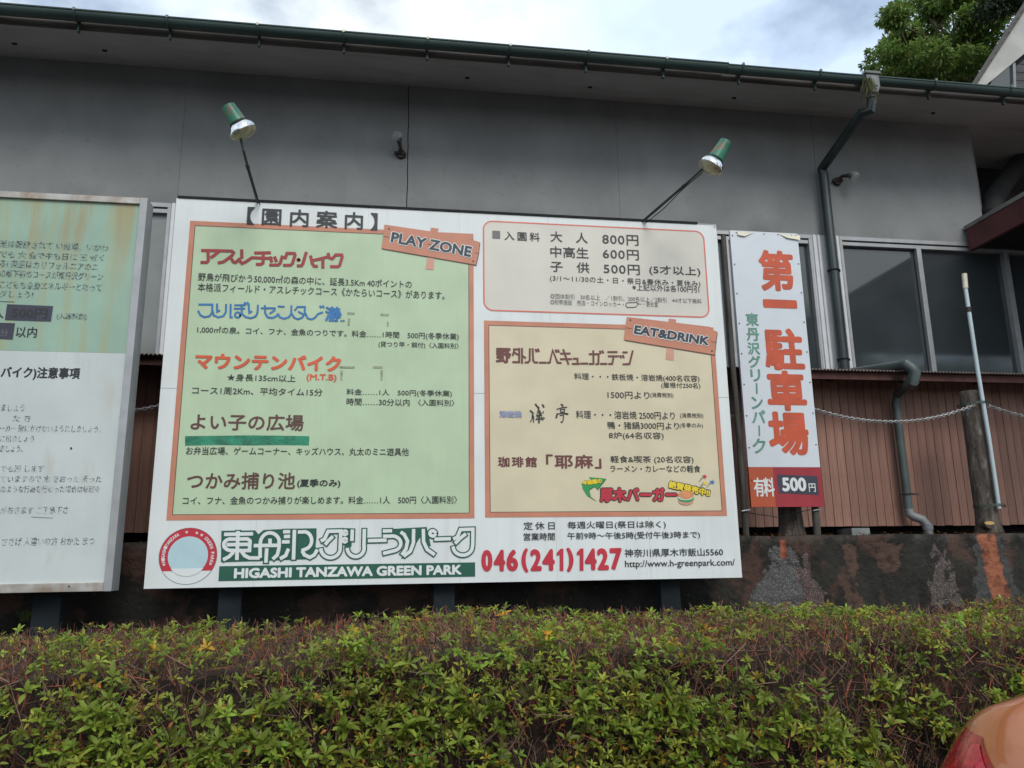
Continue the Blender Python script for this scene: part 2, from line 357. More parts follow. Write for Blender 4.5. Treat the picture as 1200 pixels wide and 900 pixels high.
# ------------------------------------------------------------------ main building
YB = 7.4
bld = thing('long_building', 'long grey plastered building with deep eaves behind the signboards', 'building', (0, YB, 1.58))
ZS = at(478, 102, YB).z                    # soffit height at the wall
ZWIN = at(600, 258, YB).z                  # top of the window band
XR = at(1146, 220, YB).x                   # where the wall returns
def crackx(px, z, seed):
    x = at(px, 170, YB).x
    return x+(noise.noise(Vector((z*3.1, seed, 0)))*.022+noise.noise(Vector((z*11, seed, 5)))*.007 if seed else 0)
cr = [(-60, 0, .0), (318-105, 0, .0012), (478, 3, .0045), (723, 0, .0012), (953, 0, .0022), (1146, 0, 0)]
NZ = 40; zs = [ZWIN+(ZS+.02-ZWIN)*i/NZ for i in range(NZ+1)]
for i in range(len(cr)-1):
    a, b = cr[i], cr[i+1]
    left = [((-8.0 if i == 0 else crackx(a[0], z, a[1])+a[2]), z) for z in zs]
    right = [((XR if i == len(cr)-2 else crackx(b[0], z, b[1])-b[2]), z) for z in zs]
    v = []; f = []
    for (l, r) in zip(left, right): v += [(l[0], YB, l[1]), (r[0], YB, r[1]), (l[0], YB+.12, l[1]), (r[0], YB+.12, r[1])]
    for k in range(NZ):
        o = k*4; f += [(o, o+1, o+5, o+4), (o+2, o+6, o+7, o+3), (o, o+4, o+6, o+2), (o+1, o+3, o+7, o+5)]
    f += [(0, 2, 3, 1), (NZ*4, NZ*4+1, NZ*4+3, NZ*4+2)]
    new('wall_panel', v, f, M['plaster'], bld)
MB().box(-8.2, YB+.125, ZWIN-.02, XR-.01, YB+.25, ZS+.3).build('inner_wall', M['dark'], bld)
# wall returning at the right end, recess behind
MB().box(XR-.0, YB+.16, ZWIN-.02, XR+.16, 8.5, ZS+.05).build('wall_return', M['plaster'], bld)
MB().box(XR+.002, YB-.02, ZWIN-.003, 13, 8.3, ZWIN+.06).build('ledge', M['canopytop'], bld)
MB().box(XR+.162, 8.3, ZWIN-.1, 13, 8.5, ZS+.6).build('recess_wall', M['gabledark'], bld)
# soffit, coved at the wall, sloping slightly down outward
YF = 6.62; ZF = at(478, 65, YF).z
prof = [(YF, ZF)]+[(YF+(YB-YF)*t, ZF+(ZS+.015-ZF)*t) for t in (.3, .6, .85)]+[(YB-.002, ZS+.013)]
prof += [(YB-.002, ZS+.10), (YF, ZF+.10)]
MB().extx(prof, -8.2, 12.5).build('soffit', M['soffit'], bld)
MB().box(XR-.01, YB, ZS+.02, 12.5, 8.35, ZS+.14).build('soffit', M['soffit'], bld)
for px, py in ((20, 68), (125, 76), (547, 119), (690, 112), (858, 130), (1090, 127)):
    p = at(px, py, YB-.35); p.z = ZF+(ZS+.015-ZF)*((YB-.35-YF)/(YB-YF)); x = Xat(px, YB-.3, p.z)
    MB().box(x-.02, YB-.36, p.z-.012, x+.02, YB-.34, p.z+.02).build('vent_plug', M['dark'], bld)
MB().box(-8.2, YF-.05, ZF-.012, 12.5, YF-.002, ZF+.095).build('fascia', M['fascia'], bld, bevel=.004)
# roof slope above (seen only from other positions)
MB().extx([(YF-.06, ZF+.10), (YF-.06, ZF+.125), (14, ZF+2.2), (14, ZF+2.1)], -8.3, 12.5).build('roof', M['roofsheet'], bld)
# gutter: half round channel, lapped lengths each slightly out of line
YG = YF-.14; ZG = at(600, 53, YG-.06).z
xs = [-8.2]+[Xat(p, YG, ZG) for p in (851,)]+[12.4]
gut = []
for i in range(2):
    x0, x1 = xs[i], xs[i+1]; rr = .062 if i == 0 else .058; zz = ZG-.002 if i == 0 else ZG-.012
    v = []; f = []; n = 12
    for x in (x0, x1):
        for rad in (rr, rr-.006):
            for k in range(n+1): a = math.pi*k/n; v.append((x, YG-math.cos(a)*rad, zz-math.sin(a)*rad))
    s = n+1
    for k in range(n):
        f += [(k, k+1, 2*s+k+1, 2*s+k), (s+k, 3*s+k, 3*s+k+1, s+k+1)]
    f += [(0, 2*s, 3*s, s), (n, s+n, 3*s+n, 2*s+n)]
    g = new('gutter', v, f, M['gutter'], bld, True)
    MB().tube([(x0, YG-rr, zz), (x1, YG-rr, zz)], .009, 6).build('gutter_lip', M['gutter'], g, True)
    gut.append(g)
for px in (-200, -105, -8, 90, 198, 303, 403, 501, 597, 688, 779, 868, 958, 1092, 1180, 1270, 1360):
    x = Xat(px, YG, ZG); rr = .068
    b = MB().tube([(x, YG-math.cos(a)*rr, ZG-.004-math.sin(a)*rr) for a in [math.pi*k/8 for k in range(9)]], .006, 5)
    b.box(x-.009, YG+.055, ZG-.13, x+.009, YF-.05, ZG+.02)
    b.box(x-.010, YG-.072, ZG-.006, x+.010, YG+.06, ZG+.008)
    b.build('gutter_bracket', M['gutter'], bld)
    MB().box(x-.011, YG-.074, ZG-.012, x+.011, YG-.060, ZG+.012).build('bracket_clip', M['cream'] if px % 2 else M['hopper'], bld)
# rain hopper, downpipe
hx = Xat(1018, YG, ZG-.05)
hp = MB().box(hx-.085, YG-.09, ZG-.0, hx+.085, YG+.07, ZG+.03)
hp.prism([(hx-.07, ZG), (hx+.07, ZG), (hx+.07, ZG-.13), (hx+.04, ZG-.2), (hx-.04, ZG-.2), (hx-.07, ZG-.13)], YG-.075, YG+.055)
hop = hp.build('rain_hopper', M['hopper'], bld, bevel=.006)
arch = [(hx-.035, ZG-.13), (hx-.035, ZG-.06)]+[(hx+.035*math.cos(a), ZG-.055+.03*math.sin(a)) for a in [math.pi-math.pi*k/6 for k in range(7)]]+[(hx+.035, ZG-.06), (hx+.035, ZG-.13)]
MB().prism(arch, YG-.088, YG-.073).build('hopper_boss', M['pvc'], hop, bevel=.003)
MB().tube([(hx+.0, YG-.01, ZG-.19), (hx, YG-.01, ZG-.23)], .045, 14).tube([(hx, YG-.01, ZG-.25), (hx, YG-.01, ZG-.30)], .042, 14).build('spout_collar', M['hopper'], hop, True)
pa = at(1010, 132, YG+.08); pb = at(963, 198, YB-.10); pc = at(990, 432, YB-.10)
dp = MB().tube([(hx, YG-.01, ZG-.25), (hx-.01, YG, ZG-.36), pa, pa.lerp(pb, .5), pb+(pa-pb)*.06, pb, Vector((pb.x+.012, pb.y, pb.z-.07)), Vector((pb.x+.015, YB-.10, pc.z-.1))], .05, 16).build('downpipe', M['pipe'], bld, True)
for py in (317, 421):
    p = at(974, py, YB-.1); x = pb.x+.015
    MB().tube([(x+.058*math.cos(a), YB-.10+.058*math.sin(a), p.z) for a in [2*math.pi*k/16 for k in range(17)]], .006, 6, False).box(x-.07, YB-.1, p.z-.01, x+.075, YB-.088, p.z+.01).box(x-.01, YB-.05, p.z-.008, x+.01, YB+.01, p.z+.008).build('pipe_clip', M['post'], dp)

# window band: header rail, posts, sashes and panes
ZSILL = 3.12
winw = []
def window(x0, x1, stiles, light=None):
    """one window: outer frame, sashes' stiles as px-free X list, panes between"""
    fr = MB().box(x0, YB-.012, ZWIN-.045, x1, YB+.05, ZWIN-.004).box(x0, YB+.0, ZWIN-.10, x1, YB+.055, ZWIN-.062).box(x0, YB-.012, ZSILL, x1, YB+.05, ZSILL+.05)
    fr.box(x0, YB-.01, ZSILL+.05, x0+.03, YB+.05, ZWIN-.046).box(x1-.03, YB-.01, ZSILL+.05, x1, YB+.05, ZWIN-.046)
    w_ = fr.build('window', M['alu'], bld)
    xs = [x0+.03]+stiles+[x1-.03]
    for s in stiles: MB().box(s-.028, YB-.006, ZSILL+.05, s+.028, YB+.045, ZWIN-.1005).build('sash_stile', M['alu'], w_, bevel=.004)
    for a, b in zip(xs[:-1], xs[1:]):
        MB().box(a+.001, YB+.048+.004*(len(winw) % 2), ZSILL+.051, b-.001, YB+.056+.004*(len(winw) % 2), ZWIN-.0465).build('pane', light or M['glass'], w_)
        winw.append(1)
    return w_
X = lambda px, py: at(px, py, YB).x
xl = X(196, 330)-.02
window(-7.6, xl, [-6.3, -5.1], M['skyglass'])
# ribbed posts between windows
def post(x0, x1):
    b = MB().box(x0, YB-.004, ZSILL, x1, YB+.07, ZWIN-.0035); n = max(2, int((x1-x0)/.05))
    for k in range(n):
        c = x0+(x1-x0)*(k+.5)/n; b.box(c-.014, YB-.022, ZSILL, c+.012, YB-.0045, ZWIN-.0036)
    return b.build('window_post', M['aluwhite'], bld)
post(xl+.002, xl+.26)
xr0 = X(852, 340)-.10
mid = (xl+.262+xr0)/2
window(xl+.264, mid-.08, [-1.2, -.1]); post(mid-.078, mid+.078); window(mid+.08, xr0, [mid+.9, mid+1.7])
window(xr0+.002, X(952, 300), [X(855, 340)])
post(X(952, 300)+.002, X(985, 300))
window(X(985, 300)+.002, X(1186, 350), [X(1084, 350)])
window(X(1186, 350)+.002, 10.5, [8.2, 9.4])
MB().box(-8.2, YB+.09, 1.58, 10.6, YB+.13, ZWIN-.03).build('backing', M['dark'], bld)

# ------------------------------------------------------------------ lean-to skirt below: corrugated roof edge and siding planks
YL, YSD = 6.54, 7.0
ZL = at(600, 425, YL).z
lt = thing('lean_to', 'low lean-to with red brown metal siding planks under a corrugated roof edge', 'building', (0, YSD, 1.58))
# corrugated sheet
pit = .034; xa, xb = -8.0, 11.0; nper = int((xb-xa)/pit); v = []; f = []
npt = nper*6+1
for yy, zz in ((YL, ZL), (YB-.015, ZL+.13)):
    for dz in (0, .004):
        for i in range(npt):
            x = xa+pit*i/6; v.append((x, yy, zz+dz+.008*math.sin(2*math.pi*i/6)))
for i in range(npt-1):
    a, b, c, d = i, npt+i, 2*npt+i, 3*npt+i
    f += [(a, a+1, c+1, c), (b, d, d+1, b+1), (a, b, b+1, a+1)]
rs = new('roof_sheet', v, f, M['roofsheet'], lt, True)
MB().box(-8, YL+.05, ZL-.075, 11, YL+.085, ZL-.012).build('purlin', M['rafter'], lt)
for i in range(24):
    x = -7.8+i*.8; MB().extx([(YL+.086, ZL-.06), (YL+.086, ZL-.012), (YB-.02, ZL+.11), (YB-.02, ZL+.05)], x-.022, x+.022).build('rafter', M['rafter'], lt)
ZSB = at(990, 617, YSD).z
pm = None; pw = .088; x = -7.4; k = 0
while x < 10.4:
    if pm is None:
        b = MB().prism([(.002, ZSB), (pw-.003, ZSB), (pw-.003, ZL+.03), (.002, ZL+.03)], -.006, .006)
        b.prism([(pw-.003, ZSB), (pw+.001, ZSB), (pw+.001, ZL+.03), (pw-.003, ZL+.03)], .002, .007)
        o = b.build('plank', M['plank'], None, bevel=.0015); pm = o.data
    else: o = bpy.data.objects.new('plank', pm); COL.objects.link(o)
    o.parent = lt; o.location = (x, random.uniform(-.002, .002), -1.58+random.uniform(-.004, .004)); x += pw; k += 1
MB().box(-7.6, YSD+.02, ZSB-.0, 10.6, YSD+.04, ZL+.02).build('backing', M['seam'], lt)
MB().box(-7.6, 7.3, 1.5, 10.6, 7.35, ZSB).build('underfloor_wall', M['dark'], lt)  # dark sheet closing the void, underfloor shade in its colour
MB().box(-7.6, YSD+.041, ZSB+.01, 10.6, YB-.01, ZSB+.03).build('floor_deck', M['dark'], lt)
for px in (1015, 600, 250): x = Xat(px, 6.8, 1.64); MB().box(x-.1, 6.85, 1.57, x+.08, 7.1, ZSB-.02).build('foundation_block', M['pvc'] if px == 1015 else M['dark'], lt)
# drain pipes on the lean-to
P = lambda px, py, Y: at(px, py, Y)
a = P(1000, 436, 7.3); b = P(1062, 427, 6.46); c = P(1072, 436, 6.43); d = P(1070, 447, 6.45); e = P(1052, 462, 6.86); g = P(1050, 474, 6.9); h = P(1064, 600, 6.9); 
h = Vector((g.x, 6.9, h.z))
dr = MB().tube([a, b], .045, 14).build('drain_pipe', M['pipegrey'], lt, True)
MB().tube([b+(a-b)*.05, b, b.lerp(c, .6)+Vector((.0, 0, .008)), c, d, d.lerp(e, .3)], .055, 14).build('elbow', M['pipegrey'], dr, True)
MB().tube([d.lerp(e, .2), e, g, Vector((g.x, 6.9, g.z-.05))], .041, 14).build('elbow', M['pipegrey'], dr, True)
MB().tube([g, h], .039, 16).build('downpipe', M['pipegrey'], dr, True)
j = Vector((h.x+.03, 6.88, h.z-.045)); j2 = Vector((h.x+.095, 6.85, h.z-.075)); j3 = Vector((h.x+.125, 6.83, h.z-.13)); j4 = Vector((j3.x, 6.83, 1.56))
MB().tube([h+Vector((0, 0, .03)), h+Vector((.005, 0, -.02)), j, j2, j3, j4], .041, 14).tube([j3+Vector((0, 0, .01)), j3-Vector((0, 0, .04))], .047, 14).build('elbow', M['pvc'], dr, True)
MB().tube([(h.x+.052*math.cos(q), 6.9+.052*math.sin(q), h.z+.17) for q in [2*math.pi*k/14 for k in range(15)]], .005, 5, False).box(h.x+.04, 6.86, h.z+.155, h.x+.10, 6.87, h.z+.175).build('pipe_clip', M['rust'], dr)

# ------------------------------------------------------------------ right wing: red canopy, gable
cv = thing('porch_canopy', 'dark red flat porch canopy with grey flashing at the right edge', 'canopy', (6.3, 6, 4.6))
q0 = at(1136, 264, 7.3); q1 = at(1142, 292, 7.3); CX = q0.x
MB().box(CX, 3.0, q1.z, CX+.05, 7.36, q0.z-.03).build('fascia_board', M['canopy'], cv, bevel=.006)
MB().box(CX-.012, 2.98, q0.z-.029, CX+.30, 7.38, q0.z+.02).build('flashing', M['canopytop'], cv, bevel=.006)
MB().box(CX+.051, 3.0, q1.z+.05, 12, 7.36, q0.z-.031).build('soffit', M['dark'], cv)
v = [(CX+.02, 3, q0.z+.022), (CX+.02, 7.38, q0.z+.022), (12, 7.38, q0.z+1.4), (12, 3, q0.z+1.4)]
new('roof', v, [(0, 1, 2, 3)], M['roofsheet'], cv)
MB().box(11.5, 3.2, 0, 11.7, 3.4, q1.z+.05).build('post', M['canopy'], cv)
# grey duct bending out of the recess above the canopy
du = MB().tube([at(1225, 160, 8.1), at(1200, 185, 8.0), at(1178, 212, 7.8), at(1163, 235, 7.6), at(1162, 250, 7.5), at(1168, 262, 7.5)], [.10, .11, .12, .12, .10, .08], 16).build('duct', M['duct'], None, True)
tag(du, 'rounded grey flexible duct above the red porch canopy', 'duct')
gb = thing('gabled_building', 'upper storey gable with white barge board behind the gutter at top right', 'building', (10, 11, 1.58))
YGB = 10.5
def gp(px, py, Y=YGB): p = at(px, py, Y); return (p.x, p.z)
A, B_ = gp(1132, 106), gp(1215, -10); 
A1 = gp(1138, 106); C1 = gp(1214, 44); C0 = gp(1150, 100)
def lin(a, b, x): return (x, a[1]+(x-a[0])*(b[1]-a[1])/(b[0]-a[0]))
O0, O1, I0, I1, E0, E1 = gp(1138, 108), gp(1216, -12), gp(1150, 104), gp(1216, 50), gp(1135, 108), gp(1213, -14)
XA = O1[0]+1.3; xe = O0[0]-.75; xi = I0[0]-.9
half = [lin(O0, O1, xe), lin(O0, O1, XA), lin(I0, I1, XA), I0, lin(O0, O1, xe+.05)]; mir = [(2*XA-x+.002, z) for x, z in half]
MB().prism(half, YGB, YGB+.08).build('barge_board', M['gablewhite'], gb); MB().prism(mir, YGB, YGB+.08).build('barge_board', M['gablewhite'], gb)
edge = [lin(E0, E1, xe), lin(E0, E1, XA), lin(O0, O1, XA), lin(O0, O1, xe)]
MB().prism(edge, YGB-.04, YGB+.12).build('roof_edge', M['fascia'], gb); MB().prism([(2*XA-x+.002, z) for x, z in edge], YGB-.04, YGB+.12).build('roof_edge', M['fascia'], gb)
# clapboards under it
z0 = gp(1150, 104)[1]
for k in range(14):
    za = z0-.5+k*.16; zb = za+.15
    xa_ = at(1150, 104, YGB+.3).x-.1
    def sx(z): 
        (ax, az), (bx, bz) = gp(1150, 104), gp(1216, 50); return ax+(z-az)*(bx-ax)/(bz-az)+.12
    MB().prism([(sx(za) if k > 3 else sx(za), za), (16, za), (16, zb), (sx(zb), zb)], YGB+.1+.0, YGB+.16-(.02)).build('clapboard', M['gabledark'], gb)
gw = MB().prism([gp(1163, 92, YGB+.05), gp(1187, 75, YGB+.05), gp(1188, 104, YGB+.05), gp(1158, 104, YGB+.05)], YGB+.04, YGB+.10).build('window', M['glass'], gb)
MB().prism([gp(1186, 76, YGB+.02), gp(1189, 74, YGB+.02), gp(1190, 106, YGB+.02), gp(1187, 106, YGB+.02)], YGB+.0, YGB+.05).build('frame', M['aludark'], gw)
MB().prism([(xe+.1, 1.6), (2*XA-xe-.1, 1.6), (2*XA-xe-.1, lin(O0, O1, xe+.1)[1]-.05), (XA, lin(O0, O1, XA)[1]-.3), (xe+.1, lin(O0, O1, xe+.1)[1]-.05)], YGB+.2, YGB+.4).build('wall', M['gabledark'], gb)

# ------------------------------------------------------------------ printing tools
LAY = .0012
GL = {}
def glyphs(s, sp=1.0, cls=1):
    key = (s, sp)
    if key in GL: return GL[key]
    cu = bpy.data.curves.new('lettering', 'FONT'); cu.body = s; cu.size = 1; cu.resolution_u = 3; cu.space_character = sp
    o = bpy.data.objects.new('lettering', cu); COL.objects.link(o)
    me = bpy.data.meshes.new_from_object(o.evaluated_get(bpy.context.evaluated_depsgraph_get()))
    bpy.data.objects.remove(o); bpy.data.curves.remove(cu)
    v = np.array([x.co[:2] for x in me.vertices]); f = [tuple(p.vertices) for p in me.polygons]
    bpy.data.meshes.remove(me)
    v = (v-v.min(0))/(v.max(0)-v.min(0)); GL[key] = (v, f); return v, f
def ring(r, n): return [(0, 0)] if r == 0 else [(0, 0)]+[(r*math.cos(2*math.pi*k/n), r*math.sin(2*math.pi*k/n)) for k in range(n)]
def place(s, O, U, V, m, parent, Y, lay, bold=0, n=8, sp=1.0, name='lettering'):
    """glyph box spanned by 3D vectors U (width) and V (height) from corner O; bold = stroke spread in metres"""
    v, f = glyphs(s, sp); vs = []; fs = []; O = Vector(O); U = Vector(U); V = Vector(V)
    if bold: un = U.normalized(); vn = V.normalized(); O = O+un*bold+vn*bold; U = U-un*2*bold; V = V-vn*2*bold
    for k, (dx, dz) in enumerate(ring(bold, n)):
        b = len(vs); oy = -lay*LAY-k*.00004
        for a, c in v:
            p = O+U*a+V*c; vs.append((p.x+dx, p.y+oy, p.z+dz))
        fs += [tuple(i+b for i in q) for q in f]
    return new(name, vs, fs, m, parent)
def T(s, x0, x1, yt, yb, m, parent, Y, lay=4, bold=0, sp=1.0, n=8):
    """level line of writing: columns x0..x1, rows yt..yb read at its left end in the photograph"""
    a = at(x0, yb, Y); t = at(x0, yt, Y); xe = Xat(x1, Y, (a.z+t.z)/2)
    return place(s, (a.x, Y, a.z), (xe-a.x, 0, 0), (0, 0, t.z-a.z), m, parent, Y, lay, bold, n, sp)
def TR(s, p0, p1, ptop, m, parent, Y, lay=4, bold=0, sp=1.0, n=8):
    """tilted line: bottom left, bottom right and top left corners"""
    a, b, t = at(*p0, Y), at(*p1, Y), at(*ptop, Y)
    return place(s, a, b-a, t-a, m, parent, Y, lay, bold, n, sp)
def S(poly, m, parent, Y, lay=2, name='print'):
    v = [at(x, y, Y) for x, y in poly]; v = [(p.x, Y-lay*LAY, p.z) for p in v]
    o = new(name, v, [tuple(range(len(v)))], m, parent)
    bm = bmesh.new(); bm.from_mesh(o.data); bmesh.ops.triangulate(bm, faces=bm.faces, ngon_method='EAR_CLIP')
    for q in bm.faces: 
        if q.normal.y > 0: q.normal_flip()
    bm.to_mesh(o.data); bm.free(); return o
def rect(x0, z0, x1, z1, m, parent, Y, lay, name='print'):
    y = Y-lay*LAY; return new(name, [(x0, y, z0), (x1, y, z0), (x1, y, z1), (x0, y, z1)], [(0, 1, 2, 3)], m, parent)
def rframe(x0, z0, x1, z1, t, m, parent, Y, lay, name='print_border', rad=0):
    def loop(a, b, c, d, r):
        if r <= 0: return [(a, b), (c, b), (c, d), (a, d)]
        o = []
        for cx, cz, s in ((a+r, b+r, math.pi), (c-r, b+r, 1.5*math.pi), (c-r, d-r, 0), (a+r, d-r, .5*math.pi)):
            o += [(cx+r*math.cos(s+.5*math.pi*k/8), cz+r*math.sin(s+.5*math.pi*k/8)) for k in range(9)]
        return o
    A = loop(x0, z0, x1, z1, rad); B = loop(x0+t, z0+t, x1-t, z1-t, max(rad-t, 0)); n = len(A); y = Y-lay*LAY
    new(name, [(p[0], y, p[1]) for p in A+B], [(i, (i+1) % n, (i+1) % n+n, i+n) for i in range(n)], m, parent)
    return B
def strokes(paths, wd, m, parent, Y, lay, name='lettering', cap=0):
    """bands of constant width along polylines given in (x, z) metres"""
    vs = []; fs = []; e = 0
    for path in paths:
        p = [Vector(q) for q in path]; n = len(p); off = len(vs); yy = Y-lay*LAY-e; e += .00003
        for i in range(n):
            t1 = (p[i]-p[i-1]).normalized() if i else (p[1]-p[0]).normalized(); t2 = (p[i+1]-p[i]).normalized() if i < n-1 else t1
            t = (t1+t2).normalized(); nn = Vector((-t.y, t.x)); k = 1/max(.45, nn.dot(Vector((-t1.y, t1.x))))
            q = p[i]
            if i == 0: q = q-t1*cap
            if i == n-1: q = q+t2*cap
            for s in (-1, 1): r = q+nn*wd*.5*k*s; vs.append((r.x, yy, r.y))
        for i in range(n-1): fs.append((off+2*i, off+2*i+2, off+2*i+3, off+2*i+1))
    return new(name, vs, fs, m, parent)

# ------------------------------------------------------------------ big guide board
Y = 5.6
X0, X1, Z0, Z1 = -1.607, 2.532, 1.376, 4.137
bd = thing('guide_board', 'large white park guide board with green and tan price panels', 'signboard', (.46, Y, 0))
zs_ = at(500, 460, Y).z
for za, zb in ((Z0, zs_-.0012), (zs_+.0012, Z1)):
    MB().box(X0, Y, za, X1, Y+.035, zb).build('panel', M['board'], bd, bevel=.0008)
MB().box(X0+.03, Y+.036, Z0+.03, X1-.03, Y+.09, Z1-.03).build('back_frame', M['post'], bd)
MB().box(X0+.01, Y-.008, Z1+.0005, X1-.16, Y+.10, Z1+.018).build('top_trim', M['trim'], bd)
MB().box(X1-.15, Y-.003, Z1+.0005, X1+.003, Y+.04, Z1+.006).box(X1-.02, Y-.004, Z1-.02, X1-.006, Y-.0005, Z1-.006).build('corner_cap', M['alu'], bd)
for px in (271, 520, 783):
    x = Xat(px, Y+.15, 1.3); MB().box(x-.075, Y+.10, .1, x+.075, Y+.20, Z1-.1).build('post', M['post'], bd, bevel=.006)
# faint vertical ribs of the sheet
for k in range(1, 6):
    x = X0+(X1-X0)*k/6.0; MB().box(x-.0006, Y-.0004, Z0+.002, x+.0006, Y+.001, Z1-.002).build('sheet_joint', M['alu'], bd)

def border(pl, pt, pr, pb, t, fill):
    x0 = at(*pl, Y).x; z1 = at(*pt, Y).z; x1 = at(*pr, Y).x; z0 = at(*pb, Y).z
    rect(x0+.001, z0+.001, x1-.001, z1-.001, fill, bd, Y, 1)
    rframe(x0, z0, x1, z1, t, M['woodp'], bd, Y, 2); rframe(x0+t, z0+t, x1-t, z1-t, .005, M['line'], bd, Y, 2, 'print_line')
    return x0, z0, x1, z1
border((208.5, 440), (380, 266), (555.4, 450), (380, 608.5), .034, M['lime'])
border((567.8, 490), (680, 379), (845.8, 520), (700, 605.5), .034, M['tan'])
x0, z1 = at(566, 310, Y).x, at(690, 264.2, Y).z; x1, z0 = at(829, 330, Y).x, at(690, 368.2, Y).z
B = rframe(x0, z0, x1, z1, .011, M['coral'], bd, Y, 2, rad=.075)
new('print', [(p[0], Y-LAY, p[1]) for p in B], [tuple(range(len(B)))], M['beige'], bd)
I = M['ink']
T('【園内案内】', 289, 442.5, 242.5, 263.5, I, bd, Y, 4, .0028, 1.48)
def drawn(groups, wd, m, lay=4):
    for k, ox, oy, ps in groups: strokes([[(lambda p: (p.x, p.z))(at(ox+x/k, oy+y/k, Y)) for x, y in p] for p in ps], wd, m, bd, Y, lay, cap=wd*.25)
def circ(cx, cy, r): return [(cx+r*math.cos(6.2832*k/12), cy+r*math.sin(6.2832*k/12)) for k in range(14)]
drawn([(13.333, 230, 285, [[(90, 115), (355, 120)], [(185, 120), (190, 275), (165, 302), (80, 302)], [(235, 225), (290, 185), (355, 130)], [(355, 120), (555, 125), (585, 150), (560, 195), (425, 295), (350, 308)],
    [(530, 210), (580, 295), (615, 305), (680, 245)], [(712, 110), (712, 230)], [(670, 265), (715, 318), (765, 298), (870, 228), (1180, 240)], [(920, 155), (1155, 150)], [(1050, 150), (1045, 310), (1010, 332), (945, 332)]]),
   (13.333, 315, 285, [[(0, 150), (22, 150)], [(20, 220), (45, 290)], [(92, 220), (118, 285)], [(212, 205), (180, 315), (150, 342), (20, 342)], [(215, 225), (262, 228), (285, 160), (400, 160), (412, 185), (370, 322), (340, 346), (235, 346)], circ(465, 262, 8),
    [(585, 150), (532, 325), (510, 355), (450, 355)], [(655, 205), (680, 320), (710, 362), (755, 362)], [(690, 270), (800, 248), (940, 210)], [(930, 165), (940, 225), (990, 245), (1045, 190)], [(845, 250), (845, 385)], [(1040, 185), (1140, 185), (1148, 215), (1108, 350), (1080, 368), (970, 368)]])], .0225, M['dred'])
T('野鳥が飛びかう50,000㎡の森の中に、延長3.5Km 40ポイントの', 232, 482.5, 319.5, 329.5, I, bd, Y, 4, .0004, n=4)
T('本格派フィールド・アスレチックコース《かたらいコース》があります。', 231.5, 521, 331.5, 341.5, I, bd, Y, 4, .0004, n=4)
drawn([(13.333, 228, 350, [[(70, 92), (280, 92), (277, 215), (235, 275), (155, 290), (92, 258), (60, 195)], [(282, 190), (300, 260), (372, 292), (452, 272), (490, 210), (496, 92)], [(352, 85), (356, 205), (395, 185)], [(566, 90), (562, 292), (592, 292)],
    [(630, 104), (790, 102)], [(620, 158), (785, 156)], circ(675, 255, 42), [(738, 104), (740, 235), (800, 288), (880, 306), (955, 280), (985, 220), (992, 102)], [(782, 62), (805, 92)], [(825, 60), (850, 90)], [(845, 100), (857, 222), (895, 200)], [(1045, 150), (1200, 150)], [(1100, 110), (1105, 225), (1140, 288), (1205, 302)]]),
   (13.333, 315, 350, [[(0, 150), (95, 152), (92, 182), (20, 232)], [(0, 296), (60, 300), (115, 278), (145, 240)], [(145, 240), (172, 290), (240, 314), (318, 290), (350, 235), (355, 112)], [(150, 122), (240, 128)], [(357, 230), (398, 298), (455, 322), (520, 300), (560, 240), (566, 130), (450, 130), (410, 182)], [(465, 205), (545, 248)],
    [(566, 220), (608, 308), (670, 325), (722, 298), (770, 240), (840, 215)], [(800, 118), (820, 142)], [(842, 114), (862, 138)], [(1130, 345), (1140, 352)], [(1165, 345), (1175, 352)]])], .0135, M['blue'])
T('瀞', 380.5, 400.5, 359, 377, M['blue'], bd, Y, 4, .004)
T('1,000㎡の泉。コイ、フナ、金魚のつりです。料金……1時間　500円(冬季休業)', 231, 537.5, 382, 391.5, I, bd, Y, 4, .0004, n=4)
T('(貸つり竿・餌付)〈入園料別〉', 443.5, 537.5, 400, 407.5, I, bd, Y, 4, .0003, n=4)
T('マウンテンバイク', 228, 400, 413.5, 432.5, M['orange'], bd, Y, 4, .0058)
T('★身長135cm以上', 266, 346.5, 438, 446.5, I, bd, Y, 4, .0004, n=4)
T('(M.T.B)', 359, 394.5, 438, 447.5, M['orange'], bd, Y, 4, .002, n=4)
T('コース1周2Km、平均タイム15分', 225, 378, 453, 462, I, bd, Y, 4, .0004, n=4)
T('料金……1人　500円(冬季休業)', 406, 529.5, 455.5, 464, I, bd, Y, 4, .0004, n=4)
T('時間……30分以内', 406, 480, 466.5, 475, I, bd, Y, 4, .0004, n=4)
T('〈入園料別〉', 490, 532.5, 468, 475.5, I, bd, Y, 4, .0003, n=4)
T('よい子の広場', 223, 356, 484.5, 504, M['dkbrown'], bd, Y, 4, .0022)
T('お弁当広場、ゲームコーナー、キッズハウス、丸太のミニ遊具他', 218, 479, 523.5, 533, I, bd, Y, 4, .0004, n=4)
T('つかみ捕り池', 218.5, 346, 553.5, 573.5, M['dkbrown'], bd, Y, 4, .0022)
T('(夏季のみ)', 348, 399, 561.5, 572, I, bd, Y, 4, .0018, n=4)
T('コイ、フナ、金魚のつかみ捕りが楽しめます。料金……1人　500円〈入園料別〉', 214, 535.5, 582, 591.5, I, bd, Y, 4, .0004, n=4)
